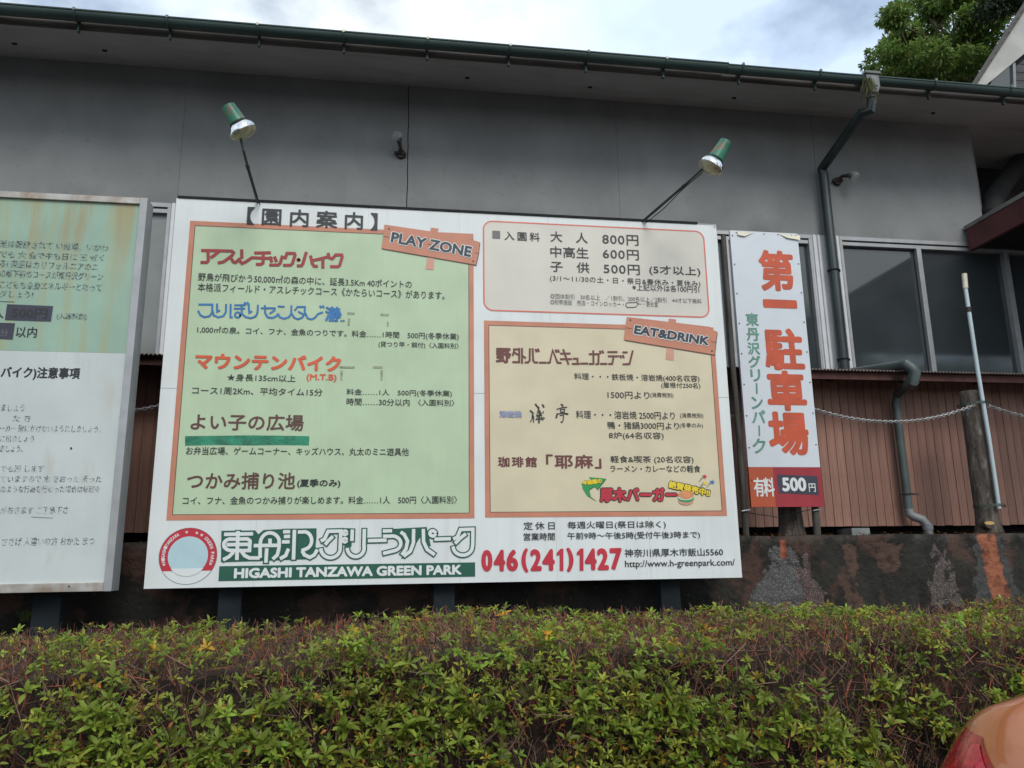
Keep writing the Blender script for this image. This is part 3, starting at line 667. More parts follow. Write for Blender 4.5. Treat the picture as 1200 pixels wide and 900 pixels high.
# green tape and residue of removed tapes
tp = MB().add([(p.x, Y-.004+(i % 2)*.0015, p.z) for i, p in enumerate([at(a, b, Y) for a, b in ((217, 511.2), (217, 522.4), (252, 510.8), (252, 521.5), (290, 510.2), (290, 522), (325, 510.6), (325, 521.6), (362.5, 511.2), (362, 522))])], [(0, 1, 3, 2), (2, 3, 5, 4), (4, 5, 7, 6), (6, 7, 9, 8)]).build('tape_strip', M['tape'], bd, True)
tp['label'] = 'wrinkled dark green tape strip'
for x, y, a, b in ((407, 366, 9, 3), (446, 367.5, 10, 3), (407.5, 373, 3, 9), (453.5, 377, 2.4, 6), (398, 429, 18, 3), (437, 429, 12, 3), (399, 434, 3, 12), (446, 434, 3, 12)):
    S([(x, y), (x+a, y+.4), (x+a-1, y+b), (x, y+b-.4)], M['beigetape'], bd, Y, 3, 'tape_residue')
# wooden arrow-board prints
def woodsign(pl, post_t, post_b, split, nails):
    S(post_b, M['woodp2'], bd, Y, 3); S(post_t, M['woodp'], bd, Y, 3)
    S([(x+.8, y+1.2) for x, y in pl], M['line'], bd, Y, 4); S(pl, M['woodp'], bd, Y, 5)
    for a, b in split: S([a, b, (b[0], b[1]+.7), (a[0], a[1]+.7)], M['line'], bd, Y, 6)
    for x, y in nails: S([(x+1.2*math.cos(k), y+1.2*math.sin(k)) for k in [math.pi*j/4 for j in range(8)]], M['line'], bd, Y, 6)
woodsign([(450.5, 263.5), (552.5, 278.5), (552.8, 281.5), (562, 283.8), (560.5, 296.5), (557.5, 310.5), (447, 291.2), (449.2, 277)],
         [(505, 267), (514, 268), (512, 276), (503.5, 275)], [(501, 300), (509, 301), (508, 316.5), (498.5, 315.5)],
         [((449, 277), (456, 278)), ((556, 296.3), (561, 296.8)), ((501, 286), (506, 287))], [(456, 268.5), (554.5, 306.5)])
TR('PLAY ZONE', (456.2, 285.2), (552.5, 303), (458.6, 271), M['white'], bd, Y, 7, .010)
TR('PLAY ZONE', (457.4, 284.5), (551.6, 302), (459.6, 272), M['navy'], bd, Y, 8, .0045)
woodsign([(734.5, 371.5), (832, 383.2), (832.5, 386.2), (840, 388.6), (838.5, 401), (837, 415.8), (731, 398.3), (732.5, 384)],
         [(783.5, 373.5), (792, 374.5), (792, 381), (783.5, 380)], [(781, 407), (789.5, 408), (789.5, 422.5), (780, 421.5)],
         [((733, 384), (741, 385.2)), ((833, 400.3), (839, 401)), ], [(738.5, 375.5), (834, 411.5)])
TR('EAT&DRINK', (741, 392.6), (830.5, 406.5), (743, 380.3), M['white'], bd, Y, 7, .010)
TR('EAT&DRINK', (742, 391.6), (829.6, 405.3), (743.8, 381.2), M['navy'], bd, Y, 8, .005)
# entrance fees
T('■', 577, 586, 270.5, 279.3, M['inkgrey'], bd, Y, 4)
T('入園料', 591, 632.5, 271, 281.5, I, bd, Y, 4, .001, 1.4, n=4)
T('大　人', 645, 688.5, 271, 283.5, I, bd, Y, 4, .001, n=6)
T('800円', 706, 748, 274, 286.5, I, bd, Y, 4, .001, 1.1, n=6)
T('中高生', 645, 689.5, 288.5, 301.5, I, bd, Y, 4, .001, n=6)
T('600円', 706.5, 748.5, 291.5, 303.5, I, bd, Y, 4, .001, 1.1, n=6)
T('子　供', 645, 690.5, 306, 318.5, I, bd, Y, 4, .001, n=6)
T('500円', 707.5, 749.5, 309, 321, I, bd, Y, 4, .001, 1.1, n=6)
T('(5才以上)', 761, 820.5, 310.5, 322.5, I, bd, Y, 4, .001, 1.05, n=6)
T('(3/1～11/30の土・日・祭日&春休み・夏休み)', 644.5, 820.5, 322.3, 330.5, M['ink'], bd, Y, 4, .0003, 1.1, n=4)
T('※上記以外は各100円引', 741, 819, 332.5, 340.5, I, bd, Y, 4, .0002, n=4)
T('◎団体割引　30名以上　／1割引、200名以上／2割引　※4才以下無料', 645, 822, 344, 350, M['inkgrey'], bd, Y, 4, 0)
T('◎附帯施設　売店・コインロッカー・', 645, 731, 350.8, 357, M['inkgrey'], bd, Y, 4, 0)
T('ー・更衣室', 748, 771, 353.3, 359.3, M['inkgrey'], bd, Y, 4, 0)
strokes([[(at(a, b, Y).x, at(a, b, Y).z) for a, b in ((734, 355), (746, 354.5), (748, 356), (745, 360), (735, 360.5), (733, 358), (734, 355))]], .005, I, bd, Y, 4)
# eat & drink
T('野', 581, 599, 407.5, 425.5, M['brown'], bd, Y, 4, .005)
drawn([(14.118, 578, 402, [[(335, 105), (435, 105)], [(430, 90), (428, 318), (322, 316)], [(352, 105), (322, 205)], [(345, 158), (425, 200)], [(475, 90), (475, 335)], [(480, 212), (535, 248)], [(605, 95), (602, 290), (578, 320), (525, 322)], [(650, 95), (660, 290), (685, 322), (735, 322)],
    [(700, 105), (715, 145)], [(738, 100), (754, 140)], [(765, 325), (872, 325)], [(895, 328), (935, 325), (982, 120), (1062, 325), (1120, 330)], [(1030, 115), (1045, 152)], [(1070, 115), (1085, 150)]]),
   (14.118, 660, 402, [[(-45, 176), (112, 174)], [(-45, 268), (137, 266)], [(0, 110), (85, 352)], [(165, 260), (235, 260), (235, 335)], [(150, 345), (267, 345)], [(290, 340), (404, 340)], [(430, 185), (585, 185), (580, 345), (540, 350)], [(496, 128), (500, 345), (430, 347)], [(605, 135), (620, 172)], [(645, 130), (662, 165)],
    [(615, 345), (720, 345)], [(738, 150), (888, 150)], [(745, 220), (912, 220)], [(832, 235), (808, 345), (752, 347)], [(940, 210), (957, 245)], [(982, 205), (1002, 242)], [(985, 155), (1057, 155)], [(1147, 133), (1095, 348), (990, 352)]])], .0145, M['brown'])
T('料理・・・鉄板焼・溶岩焼(400名収容)', 673, 819.5, 437, 446, I, bd, Y, 4, .0004, n=4)
T('(屋根付250名)', 775, 820.5, 448, 455.5, I, bd, Y, 4, .0003, n=4)
T('1500円より', 712, 761, 458.5, 467, I, bd, Y, 4, .0004, n=4)
T('(消費税別)', 762, 789, 460, 466.5, I, bd, Y, 4, .0002, n=4)
T('溶岩焼', 585, 611.5, 481, 489.5, M['bluegrey'], bd, Y, 4, .003, n=6)
drawn([(10.909, 570, 460, [[(628, 148), (640, 172)], [(640, 172), (668, 195), (664, 220)], [(715, 155), (735, 188)], [(560, 232), (598, 268)], [(655, 240), (700, 268)], [(645, 298), (705, 292)], [(680, 232), (676, 290), (670, 388)], [(700, 320), (722, 348)], [(590, 285), (588, 330)]])], .0125, I)
drawn([(10.909, 570, 460, [[(590, 330), (562, 375)], [(604, 300), (602, 382)], [(650, 262), (640, 300)], [(655, 320), (630, 350)], [(648, 345), (700, 340)], [(728, 240), (722, 268)], [(728, 318), (742, 332)]])], .007, I)
drawn([(10.909, 570, 460, [[(955, 152), (978, 172)], [(905, 272), (892, 322)], [(1000, 268), (1040, 276)]])], .013, I)
drawn([(10.909, 570, 460, [[(898, 215), (960, 195), (1028, 188)], [(945, 218), (948, 255)], [(945, 218), (1000, 214), (992, 250)], [(948, 252), (992, 248)], [(905, 275), (1000, 262)], [(985, 285), (940, 295)], [(985, 285), (980, 350), (968, 382), (948, 375)]])], .0075, I)
T('料理・・・溶岩焼 2500円より', 675, 790.5, 481, 490.5, I, bd, Y, 4, .0004, n=4)
T('(消費税別)', 797, 824, 484, 490.5, I, bd, Y, 4, .0002, n=4)
T('鴨・猪鍋3000円より', 712, 795.5, 494, 502.8, I, bd, Y, 4, .0004, n=4)
T('(冬季のみ)', 796.5, 823.5, 495.5, 502, I, bd, Y, 4, .0002, n=4)
T('8炉(64名収容)', 713.5, 777.5, 506, 515.3, I, bd, Y, 4, .0004, n=4)
T('珈琲館', 583.5, 629, 535, 547.5, M['brown'], bd, Y, 4, .0022, 1.25)
T('「耶麻」', 640, 704.5, 532.5, 549, M['brown'], bd, Y, 4, .003, 1.12)
T('軽食&喫茶 (20名収容)', 715.5, 812.5, 534, 543.5, I, bd, Y, 4, .0004, n=4)
T('ラーメン・カレーなどの軽食', 715, 820.5, 545, 553.5, I, bd, Y, 4, .0004, n=4)
ar = [(690, 559), (710, 561), (700, 574), (696.5, 570), (690, 574), (692, 582), (699, 587.5), (688, 581), (683, 573), (681.5, 567), (687, 563.5), (693.5, 562.8)]
S([(x+.5, y+.6) for x, y in ar], I, bd, Y, 3); S(ar, M['arrow'], bd, Y, 4)
TR('今話題の', (682.5, 569.6), (706, 566.6), (681.5, 563), M['ink'], bd, Y, 5, .005, n=6); TR('今話題の', (682.5, 569.2), (705.6, 566.2), (681.6, 563.4), M['yellow'], bd, Y, 6, .0025, n=6)
T('厚木バーガー', 702, 794, 570.3, 589.5, I, bd, Y, 4, .012); T('厚木バーガー', 703, 793, 571.5, 588.5, M['red'], bd, Y, 5, .0055)
TR('絶賛発売中!!', (782, 572.8), (832, 583.5), (783.5, 561.8), I, bd, Y, 4, .009, n=8); TR('絶賛発売中!!', (782.8, 571.8), (831.3, 582.6), (784, 562.8), M['yellow'], bd, Y, 5, .003, n=8)
def ell(cx, cy, rx, ry, n=20, a0=0, a1=2*math.pi): return [(cx+rx*math.cos(a0+(a1-a0)*k/n), cy+ry*math.sin(a0+(a1-a0)*k/n)) for k in range(n+(1 if a1-a0 < 6 else 0))]
S(ell(803.5, 586, 9.2, 6), M['tan'], bd, Y, 4); S(ell(803.5, 587.5, 8.6, 4.5), M['woodp2'], bd, Y, 5); S(ell(803.5, 584.5, 9.3, 4.2), M['arrow'], bd, Y, 6)
S(ell(803, 583, 8.6, 3.2), M['white'], bd, Y, 7); S(ell(803.3, 580, 9.1, 5.2, 20), mat('bun print', (.60, .25, .10), .5, .15, 20), bd, Y, 8)
def star(cx, cy, r): return [(cx+(r if k % 2 == 0 else r*.42)*math.sin(math.pi*k/5+.2), cy-(r if k % 2 == 0 else r*.42)*math.cos(math.pi*k/5+.2)) for k in range(10)]
for cx, cy, mm in ((825.5, 558.5, 'red'), (826, 566, 'yellow'), (834.5, 565, 'blue')):
    S([(cx-1, cy+1), (cx-6, cy+6.5), (cx-7, cy+6), (cx-3, cy)], M['beigetape'], bd, Y, 3); S(star(cx, cy, 3.4), M[mm], bd, Y, 4)
# foot of the board
T('定休日', 613.5, 650, 611.5, 621, I, bd, Y, 4, .0006, 1.4, n=4); T('毎週火曜日(祭日は除く)', 665, 780, 611, 620.8, I, bd, Y, 4, .0006, n=4)
T('営業時間', 613.5, 650, 624.5, 633.5, I, bd, Y, 4, .0006, n=4); T('午前9時～午後5時(受付午後3時まで)', 665, 820, 623.8, 633.5, I, bd, Y, 4, .0006, n=4)
for c_, a_x, b_x in (('0', 564, 577), ('4', 578.5, 592), ('6', 593.5, 607), ('2', 621.5, 634.5), ('4', 635.5, 650), ('4', 685.5, 699), ('2', 700, 713), ('7', 715, 729)):
    dy = (a_x-564)*-.013; T(c_, a_x, b_x, 644.2+dy, 670+dy, M['red'], bd, Y, 4, .0085 if c_ != '1' else .004)
for a_x, yy in ((652.5, 643), (676, 642.7)):
    S([(a_x+4.2, yy), (a_x+7.6, yy), (a_x+7.6, yy+26), (a_x+3.2, yy+26), (a_x+3.2, yy+7.2), (a_x-.2, yy+8.4), (a_x-.2, yy+4.8)], M['red'], bd, Y, 4, 'lettering')
T('(', 611, 619, 642.5, 671, M['red'], bd, Y, 4, .009); T(')', 664, 672, 641.8, 670.3, M['red'], bd, Y, 4, .009)
T('神奈川県厚木市飯山5560', 732, 847, 643.3, 653, I, bd, Y, 4, .0006, n=4); T('http://www.h-greenpark.com/', 732.5, 861, 656.8, 667, I, bd, Y, 4, .0006, n=4)
a = at(256, 681, Y); b = at(256, 663.5, Y); x1 = Xat(556.8, Y, a.z); rect(a.x, a.z, x1, b.z, M['green'], bd, Y, 2)
T('HIGASHI TANZAWA GREEN PARK', 274, 541, 665.8, 678, M['white'], bd, Y, 4, .0045)
# outlined logotype drawn as strokes, white inside dark green
def zp(k, off):
    return lambda x, y: (lambda p: (p.x, p.z))(at(off+x/k, 605+y/k, Y))
a_ = zp(7.059, 250); b_ = zp(7.059, 400)
def arc(cx, cy, rx, ry, s, e, n=14): return [(cx+rx*math.cos(R(s+(e-s)*k/n)), cy+ry*math.sin(R(s+(e-s)*k/n))) for k in range(n+1)]
LA = [
 [(90, 150), (330, 145)], [(206, 122), (196, 362)], arc(150, 235, 62, 48, 270, 90)+[(240, 283)], [(135, 190), (290, 187)], [(110, 235), (290, 232)],
 [(285, 187), (305, 205), (300, 283), (240, 284)], [(170, 295), (130, 335), (82, 360)], [(235, 290), (260, 325), (300, 345), (385, 345)],
 [(388, 345), (388, 240)]+arc(470, 225, 80, 88, 180, 345), [(545, 200), (545, 262)], [(335, 243), (560, 240)], [(470, 185), (470, 240)], [(443, 265), (436, 385)], [(545, 262), (530, 320), (492, 355)],
 [(578, 128), (636, 127)], [(585, 168), (636, 167)], [(568, 212), (632, 211)], [(622, 268), (600, 325), (552, 352)],
 [(672, 112), (664, 358)], [(700, 130), (740, 130)]+arc(752, 200, 62, 72, 270, 430)+[(730, 285)], [(735, 285), (755, 320), (800, 340), (835, 320), (862, 275)],
 [(890, 205), (920, 190), (950, 125), (1055, 122), (1050, 250)]+arc(970, 265, 80, 78, 0, 180), [(990, 165), (950, 205), (925, 235)], arc(1090, 137, 14, 14, 0, 359), arc(1088, 198, 14, 14, 0, 359),
 [(1150, 110), (1147, 205)], [(1250, 105), (1246, 240)]+arc(1178, 262, 70, 72, 0, 180)]
LB = [
 [(220, 202), (375, 198)], [(343, 122), (420, 120)], [(345, 165), (400, 165)]+arc(420, 225, 72, 62, 270, 430)+[(345, 308)], [(490, 130), (520, 150), (548, 205), (535, 270), (500, 320)],
 [(598, 105), (596, 220), (570, 290), (515, 330)], [(678, 105), (680, 210), (710, 275), (772, 318)], arc(755, 142, 22, 22, 0, 359), [(770, 190), (905, 185)],
 [(925, 190), (960, 170), (985, 110), (1088, 107), (1086, 235)]+arc(1004, 250, 80, 72, 0, 180), [(1030, 145), (985, 180), (940, 225)]]
paths = [[a_(*q) for q in p] for p in LA]+[[b_(*q) for q in p] for p in LB]
S([(259.5, 622), (299, 621.5), (303, 626), (309, 621), (330, 620), (340, 619.5), (371, 619), (371, 630), (368, 655), (330, 656.5), (259, 659)], M['green'], bd, Y, 2)
S([(400, 619), (412, 619), (412, 640), (405, 648)], M['green'], bd, Y, 2); S([(455, 620), (500, 617.5), (505, 640), (500, 640), (492, 630), (478, 653), (470, 655), (476, 640)], M['green'], bd, Y, 2)
strokes(paths, .041, M['green'], bd, Y, 3, cap=.008); strokes(paths, .0235, M['white'], bd, Y, 5)
# round emblem: red ring, stars and ring lettering (the mascots are left out)
ec = at(220.5, 651.5, Y); er = .182
def disc(r, m, lay, n=40, a0=0, a1=360, dz=0): 
    pts = [(ec.x+r*math.cos(R(a0+(a1-a0)*k/n)), Y-lay*LAY, ec.z+dz+r*math.sin(R(a0+(a1-a0)*k/n))) for k in range(n+(a1-a0 < 359))]
    return new('emblem_print', pts, [tuple(range(len(pts)))], m, bd)
disc(er+.003, M['inkgrey'], 1.5); disc(er, M['white'], 2); disc(er, M['red'], 3, a0=-32, a1=212); disc(er*.70, mat('pale blue print', (.42, .58, .62), .5, .05), 4); disc(er*.72, M['white'], 5, a0=218, a1=322)
def ringtext(s, a0, a1, r):
    for k, c in enumerate(s):
        if c == ' ': continue
        a = R(a0+(a1-a0)*k/(len(s)-1)); rad = Vector((math.cos(a), 0, math.sin(a))); tan = Vector((math.sin(a), 0, -math.cos(a))); c0 = Vector((ec.x, Y, ec.z))+rad*r
        place(c, c0-tan*.0075, tan*.015, rad*.022, M['white'], bd, Y, 5, .001, 4)
ringtext('HIGASHITANZAWA', 193, 118, er*.80); ringtext('GREEN PARK', 47, -14, er*.80)
for ang in (200, 97, 73, 60, -20):
    c0 = Vector((ec.x, Y, ec.z))+Vector((math.cos(R(ang)), 0, math.sin(R(ang))))*er*.86
    new('star_print', [(c0.x+(.012 if k % 2 == 0 else .005)*math.sin(math.pi*k/5), Y-5*LAY, c0.z+(.012 if k % 2 == 0 else .005)*math.cos(math.pi*k/5)) for k in range(10)], [tuple(range(10))], M['white'], bd)

# ------------------------------------------------------------------ old board at the left
Y = 5.42
ob = thing('old_notice_board', 'old faded green and white notice board in a metal frame at the left edge', 'signboard', (-2.6, Y, 0))
xr = (at(163.5, 240, Y).x+at(124, 683, Y).x)/2; zt = at(120, 238, Y).z; zb_ = at(80, 683, Y).z; xL = -4.4; zm = at(80, 412.5, Y).z
MB().box(xL, Y, zm, xr, Y+.02, zt).build('green_panel', M['oldgreen'], ob); MB().box(xL, Y-.0006, zb_, xr, Y+.02, zm-.001).build('white_panel', M['oldwhite'], ob)
MB().box(xL-.05, Y-.02, zt, xr+.0, Y+.11, zt+.045).build('top_rail', M['rustalu'], ob, bevel=.003); MB().box(xL-.05, Y-.02, zb_-.055, xr+.0, Y+.11, zb_).build('bottom_rail', M['rustalu'], ob, bevel=.003)
MB().box(xr+.001, Y-.022, zb_-.056, xr+.05, Y+.12, zt+.046).build('side_rail', M['alu'], ob, bevel=.003); MB().box(xL-.12, Y-.022, zb_-.056, xL-.051, Y+.12, zt+.046).build('side_rail', M['alu'], ob, bevel=.003)
MB().box(xL, Y+.021, zb_, xr-.01, Y+.04, zt).build('back_sheet', M['post'], ob)
for px in (60, -330): x = Xat(px, Y+.2, 1.3); MB().box(x-.085, Y+.13, .1, x+.085, Y+.22, zt-.1).build('post', M['post'], ob, bevel=.006)
O = M['oldink']
for s, a, b, c, d in (('道は開放されて い道場、いかわ', -1, 127, 281, 290), ('でも 大 会で中も日に 王 ぜく', -1, 122, 293.5, 302), ('る! 来回はカリフォルニアのニ', -1, 115, 304, 313.5), ('の県下初のコースが東丹沢グリーン', -1, 121, 315.5, 325),
                      ('こどもも全身エネルギーとなって', -1, 119.5, 328.5, 338), ('グしょう!', -1, 39, 340, 348.5), ('(入園料別)', 66, 102, 366.5, 375), ('以内', 18, 43.5, 382.5, 395.5), ('バイク)注意事項', 0, 94, 429, 445)):
    T(s, a, b, c, d, O if b != 43.5 and b != 94 else M['ink'], ob, Y, 1, .0015 if b != 94 else .003, n=4)
for s, a, b, c, d in (('ましょう', 1, 29, 473.5, 482), ('た き', 15, 36, 486.5, 494), ('ーカー 壁にかけないようにしましょう。', -1, 118.5, 497.5, 506), ('に出ましょう', 0, 40, 510, 518), ('ましょう。', 0, 27, 521.5, 530), ('でも形 します', 0, 52, 545, 553.5),
                      ('ていますので 木 をおった 折った', 0, 119, 557, 565.5), ('のような行為を行なった場合は修理を', 0, 117, 569, 577.5), ('がおきます ご了承下さ', 0, 80, 593.5, 602.5), ('ささげ 人違いの方 おかた まつ', 2, 111, 630, 640)):
    T(s, a, b, c, d, mat('worn black print', (.06, .065, .065), .6, .1, 70, col2=(.42, .47, .47), lo=.43, hi=.55) if s == 'ましょう' else bpy.data.materials['worn black print'], ob, Y, 1.5, .0006, n=4)
S([(0, 353), (17, 353.6), (17, 354.4), (0, 353.8)], M['ink'], ob, Y, 1); S([(37, 605.5), (62, 606.8), (62, 607.4), (37, 606.2)], M['inkgrey'], ob, Y, 2)
pl = S([(8.5, 356.5), (62.5, 358.8), (59.8, 377), (5.8, 375.2)], M['plate'], ob, Y, 2, 'price_sticker'); S([(-8, 378), (17.8, 378.8), (15, 398), (-8, 397)], M['plate'], ob, Y, 2, 'price_sticker')
T('500円', 13, 56, 360.5, 373, M['ink'], ob, Y, 3, .003, n=6); T('分', 0, 10, 386, 394, M['inkgrey'], ob, Y, 3, .0003, n=4); T('人', -9, 5, 361, 373, M['ink'], ob, Y, 1, .002, n=4)
S(ell(83.5, 525.5, 1.3, 1.6, 8), M['rust'], ob, Y, 2, 'screw'); S(ell(81, 687, 1, 1.2, 8), M['ink'], ob, Y-.022, 2, 'screw')

# ------------------------------------------------------------------ parking sign on two poles
Y = 6.15
sg = thing('parking_sign', 'tall narrow white parking sign with orange characters between the board and the downpipe', 'sign', (2.9, Y, ZW))
sx0 = (at(861.5, 300, Y).x+at(874.5, 570, Y).x)/2; sx1 = (at(939.5, 300, Y).x+at(961, 570, Y).x)/2; sz1 = at(900, 272, Y).z; sz0 = at(915, 594, Y).z; zc = at(915, 547.5, Y).z
MB().box(sx0, Y, zc, sx1, Y+.025, sz1).build('panel', M['signw'], sg, bevel=.002)
xm = Xat(907.5, Y, (zc+sz0)/2); MB().box(sx0, Y-.0005, sz0, xm, Y+.025, zc-.0005).build('orange_panel', M['signor'], sg); MB().box(xm+.0005, Y-.0005, sz0, sx1, Y+.025, zc-.0005).build('crimson_panel', M['signcr'], sg)
# peeling corners of the film
for pts in (((864, 271.5), (884, 272.5), (872, 277.5), (864, 276)), ((912, 274), (937, 276), (937, 282), (922, 279.5))):
    p = [at(x_, y_, Y) for x_, y_ in pts]; MB().add([(q.x, Y-.002-(.012 if i > 1 else 0), q.z) for i, q in enumerate(p)], [(0, 1, 2, 3)]).build('peeling_film', M['cream'], sg)
SR_ = M['signred']
for c, a, b, t, d in (('第', 891.5, 930.5, 292.5, 340.5), ('一', 894.5, 934, 350.5, 360.5), ('駐', 897.5, 941.5, 384, 433.5), ('車', 900.5, 944.5, 433.8, 481.5), ('場', 902.5, 947.5, 482, 533.5)):
    T(c, a, b, t, d, SR_, sg, Y, 2, .0135 if c != '一' else .012, n=12)
for c, a, b, t, d in (('東', 874.3, 889, 366.5, 382), ('丹', 875.3, 889.5, 384, 399.5), ('沢', 876.5, 890.5, 401, 415.5), ('グ', 877.5, 891.5, 416.5, 431), ('リ', 880, 891, 432.5, 447), ('ン', 881, 894, 464.5, 479.5), ('パ', 881.5, 897, 480.5, 496), ('ク', 882.5, 897.5, 513.5, 531.5)):
    T(c, a, b, t, d, M['signgreen'], sg, Y, 2, .0035, n=6)
for (a, t, d) in ((886.5, 449, 461.5), (889.5, 498.5, 511)): S([(a-.9, t), (a+.9, t), (a+1.3, d), (a-.5, d)], M['signgreen'], sg, Y, 2, 'lettering')
T('有料', 884, 907.5, 559.5, 582, M['white'], sg, Y, 2, .003, .8, n=6)
S([(910.5, 556), (957.5, 558), (959.3, 580), (912.8, 578)], M['plate'], sg, Y, 2, 'price_plate'); T('500', 917, 944.5, 559.5, 576, M['white'], sg, Y, 3, .006); T('円', 948, 955.5, 566.5, 576.5, M['white'], sg, Y, 3, .001, n=6)
for side, xx in ((0, sx0+.02), (1, sx1-.02)):
    for k in range(9 if side == 0 else 8): zz = sz1-.05-(sz1-zc-.05)*k/7.6+(.03 if side else 0); MB().tube([(xx, Y-.004, zz), (xx, Y+.001, zz)], .006, 8).build('screw', M['ink'], sg)
for k in range(5): xx = sx0+.06+(sx1-sx0-.12)*k/4; MB().tube([(xx, Y-.004, sz1-.02), (xx, Y+.001, sz1-.02)], .005, 8).build('screw', M['ink'], sg)
for px, r0 in ((873.5, .026), (957, .030)):
    x = Xat(px, Y+.06, ZW+.1); MB().tube([(x, Y+.065, ZW-.02), (x+.004, Y+.063, 2.4), (x-.003, Y+.062, 3.2), (x, Y+.060, sz1-.03)], [r0, r0*.95, r0*.9, r0*.85], 10).build('pole', M['pole'], sg, True)
    MB().tube([(x-.035, Y+.03, sz0-.03), (x, Y+.02, sz0-.025), (x+.035, Y+.03, sz0-.02), (x, Y+.10, sz0-.03), (x-.035, Y+.03, sz0-.03)], .005, 5).build('wire_tie', M['chain'], sg)
x = Xat(905, Y+.06, ZW+.1); MB().tube([(Xat(877, Y, 1.9), Y+.06, sz0-.04), (Xat(915, Y, 1.9), Y+.07, sz0-.08), (Xat(954, Y, 1.9), Y+.06, sz0-.02)], .004, 4).build('wire_tie', M['post'], sg)

# ------------------------------------------------------------------ log posts and chain
YLG = 6.42; ZLT = at(1135, 459, YLG).z
def log(px, label, r=.094, seed=0, cut=False, top=None):
    x = Xat(px, YLG, 2.2); v = []; f = []; n = 20; zs2 = [ZW-.05, ZW+.03, ZW+.09, ZW+.2, 2.2, 2.5, 2.8, ZLT-.01, ZLT]
    rr = [r*1.30, r*1.22, r*1.08, r*1.0, r*.98, r*.95, r*.93, r*.90, r*.86]
    for i, z in enumerate(zs2):
        for k in range(n):
            a = 2*math.pi*k/n; q = rr[i]*(1+.07*noise.noise(Vector((math.cos(a)*1.5, math.sin(a)*1.5, z*2+seed))))
            v.append((x+q*math.cos(a), YLG+q*math.sin(a), z))
    for i in range(len(zs2)-1):
        for k in range(n): f.append((i*n+k, i*n+(k+1) % n, (i+1)*n+(k+1) % n, (i+1)*n+k))
    f.append(tuple((len(zs2)-1)*n+k for k in range(n)))
    t = thing('log_post', label, 'post', (x, YLG, ZW), 'log posts along the retaining wall'); new('trunk', v, f, M['log'], t, True)
    if cut:
        c = at(1158, 613, YLG-.12); MB().tube([(c.x, YLG-.06, c.z+.0), (c.x, YLG-.133, c.z)], [.05, .045], 10).build('branch_stub', M['log'], t, True)
        p = [(c.x+.050*math.cos(2*math.pi*k/12), YLG-.136, c.z+.016*math.sin(2*math.pi*k/12)) for k in range(12)]; new('cut_face', p, [tuple(range(12))], M['logcut'], t)
    return x
px_list = [(1150, 'dark weathered log post beside the pale pole, knot stub at its foot'), (922, 'dark log post standing behind the parking sign'), (1382, 'dark log post next to the right of the one with the pale pole'),
           (700, 'dark log post behind the right part of the guide board'), (468, 'dark log post behind the middle of the guide board'), (236, 'dark log post behind the left end of the guide board'), (4, 'dark log post behind the old notice board')]
LX = [log(p, l, .096, i*3.3, i == 0) for i, (p, l) in enumerate(px_list)]
xs_ = sorted(LX)
def chain(xa, xb, za, sag, label):
    n = int((xb-xa)/.026); b = MB()
    for i in range(n):
        t = (i+.5)/n; x = xa+(xb-xa)*t; z = za-sag*4*t*(1-t); dz = -sag*4*(1-2*t)/(xb-xa); d = Vector((1, 0, dz)).normalized()
        u = (Vector((0, 1, 0)) if i % 2 else Vector((-d.z, 0, d.x))); c = Vector((x, YLG-.10, z)); pts = []
        for k in range(9): a = 2*math.pi*k/8; pts.append(c+d*(.020*math.cos(a))+u*(.0125*math.sin(a)))
        b.tube(pts, .0042, 4, False)
    tag(b.build('chain', M['chain']), label, 'chain', 'chains between the log posts')
ZC = at(1115, 474, YLG-.1).z
cl = ['galvanised chain behind the left end of the guide board and old board', 'galvanised chain wholly behind the left half of the guide board', 'galvanised chain behind the middle of the guide board', 'galvanised chain emerging between guide board and parking sign', 'galvanised chain sagging from the parking sign to the log with the pale pole', 'galvanised chain running right from the log with the pale pole']
for i in range(6): chain(xs_[i]+(.03 if i < 4 else .08), xs_[i+1]-.05, ZC, .165, cl[i])
# pale pole with cream cap tied to the log
p0 = at(1171, 596, YLG-.13); p1 = at(1131.5, 338, YLG-.13); p2 = at(1130, 321, YLG-.13)
pp = thing('marker_pole', 'slim pale blue white pole with cream cap tied to the log post', 'pole', p0)
MB().tube([p0, p0.lerp(p1, .3)+Vector((.006, 0, 0)), p0.lerp(p1, .62)+Vector((-.004, 0, 0)), p1], [.017, .017, .018, .018], 12).build('shaft', M['polewhite'], pp, True)
MB().tube([p1, p2], .023, 12).build('cap', M['cream'], pp, True); e1 = at(1137, 360, YLG-.13); e2 = at(1138, 366, YLG-.13); MB().tube([p0.lerp(p1, (e1.z-p0.z)/(p1.z-p0.z)), p0.lerp(p1, (e2.z-p0.z)/(p1.z-p0.z))], .0205, 12).build('band', M['rust'], pp, True)
for py in (476, 594):
    z = at(1150, py, YLG).z; b = MB()
    for j in range(2): b.tube([(LX[0]+.12*math.cos(q)+(.02 if py == 594 else 0), YLG-.02+.135*math.sin(q), z+j*.012+.006*math.sin(3*q)) for q in [2*math.pi*k/18 for k in range(19)]], .0035, 4, False)
    b.build('wire_tie', M['wire'], pp)

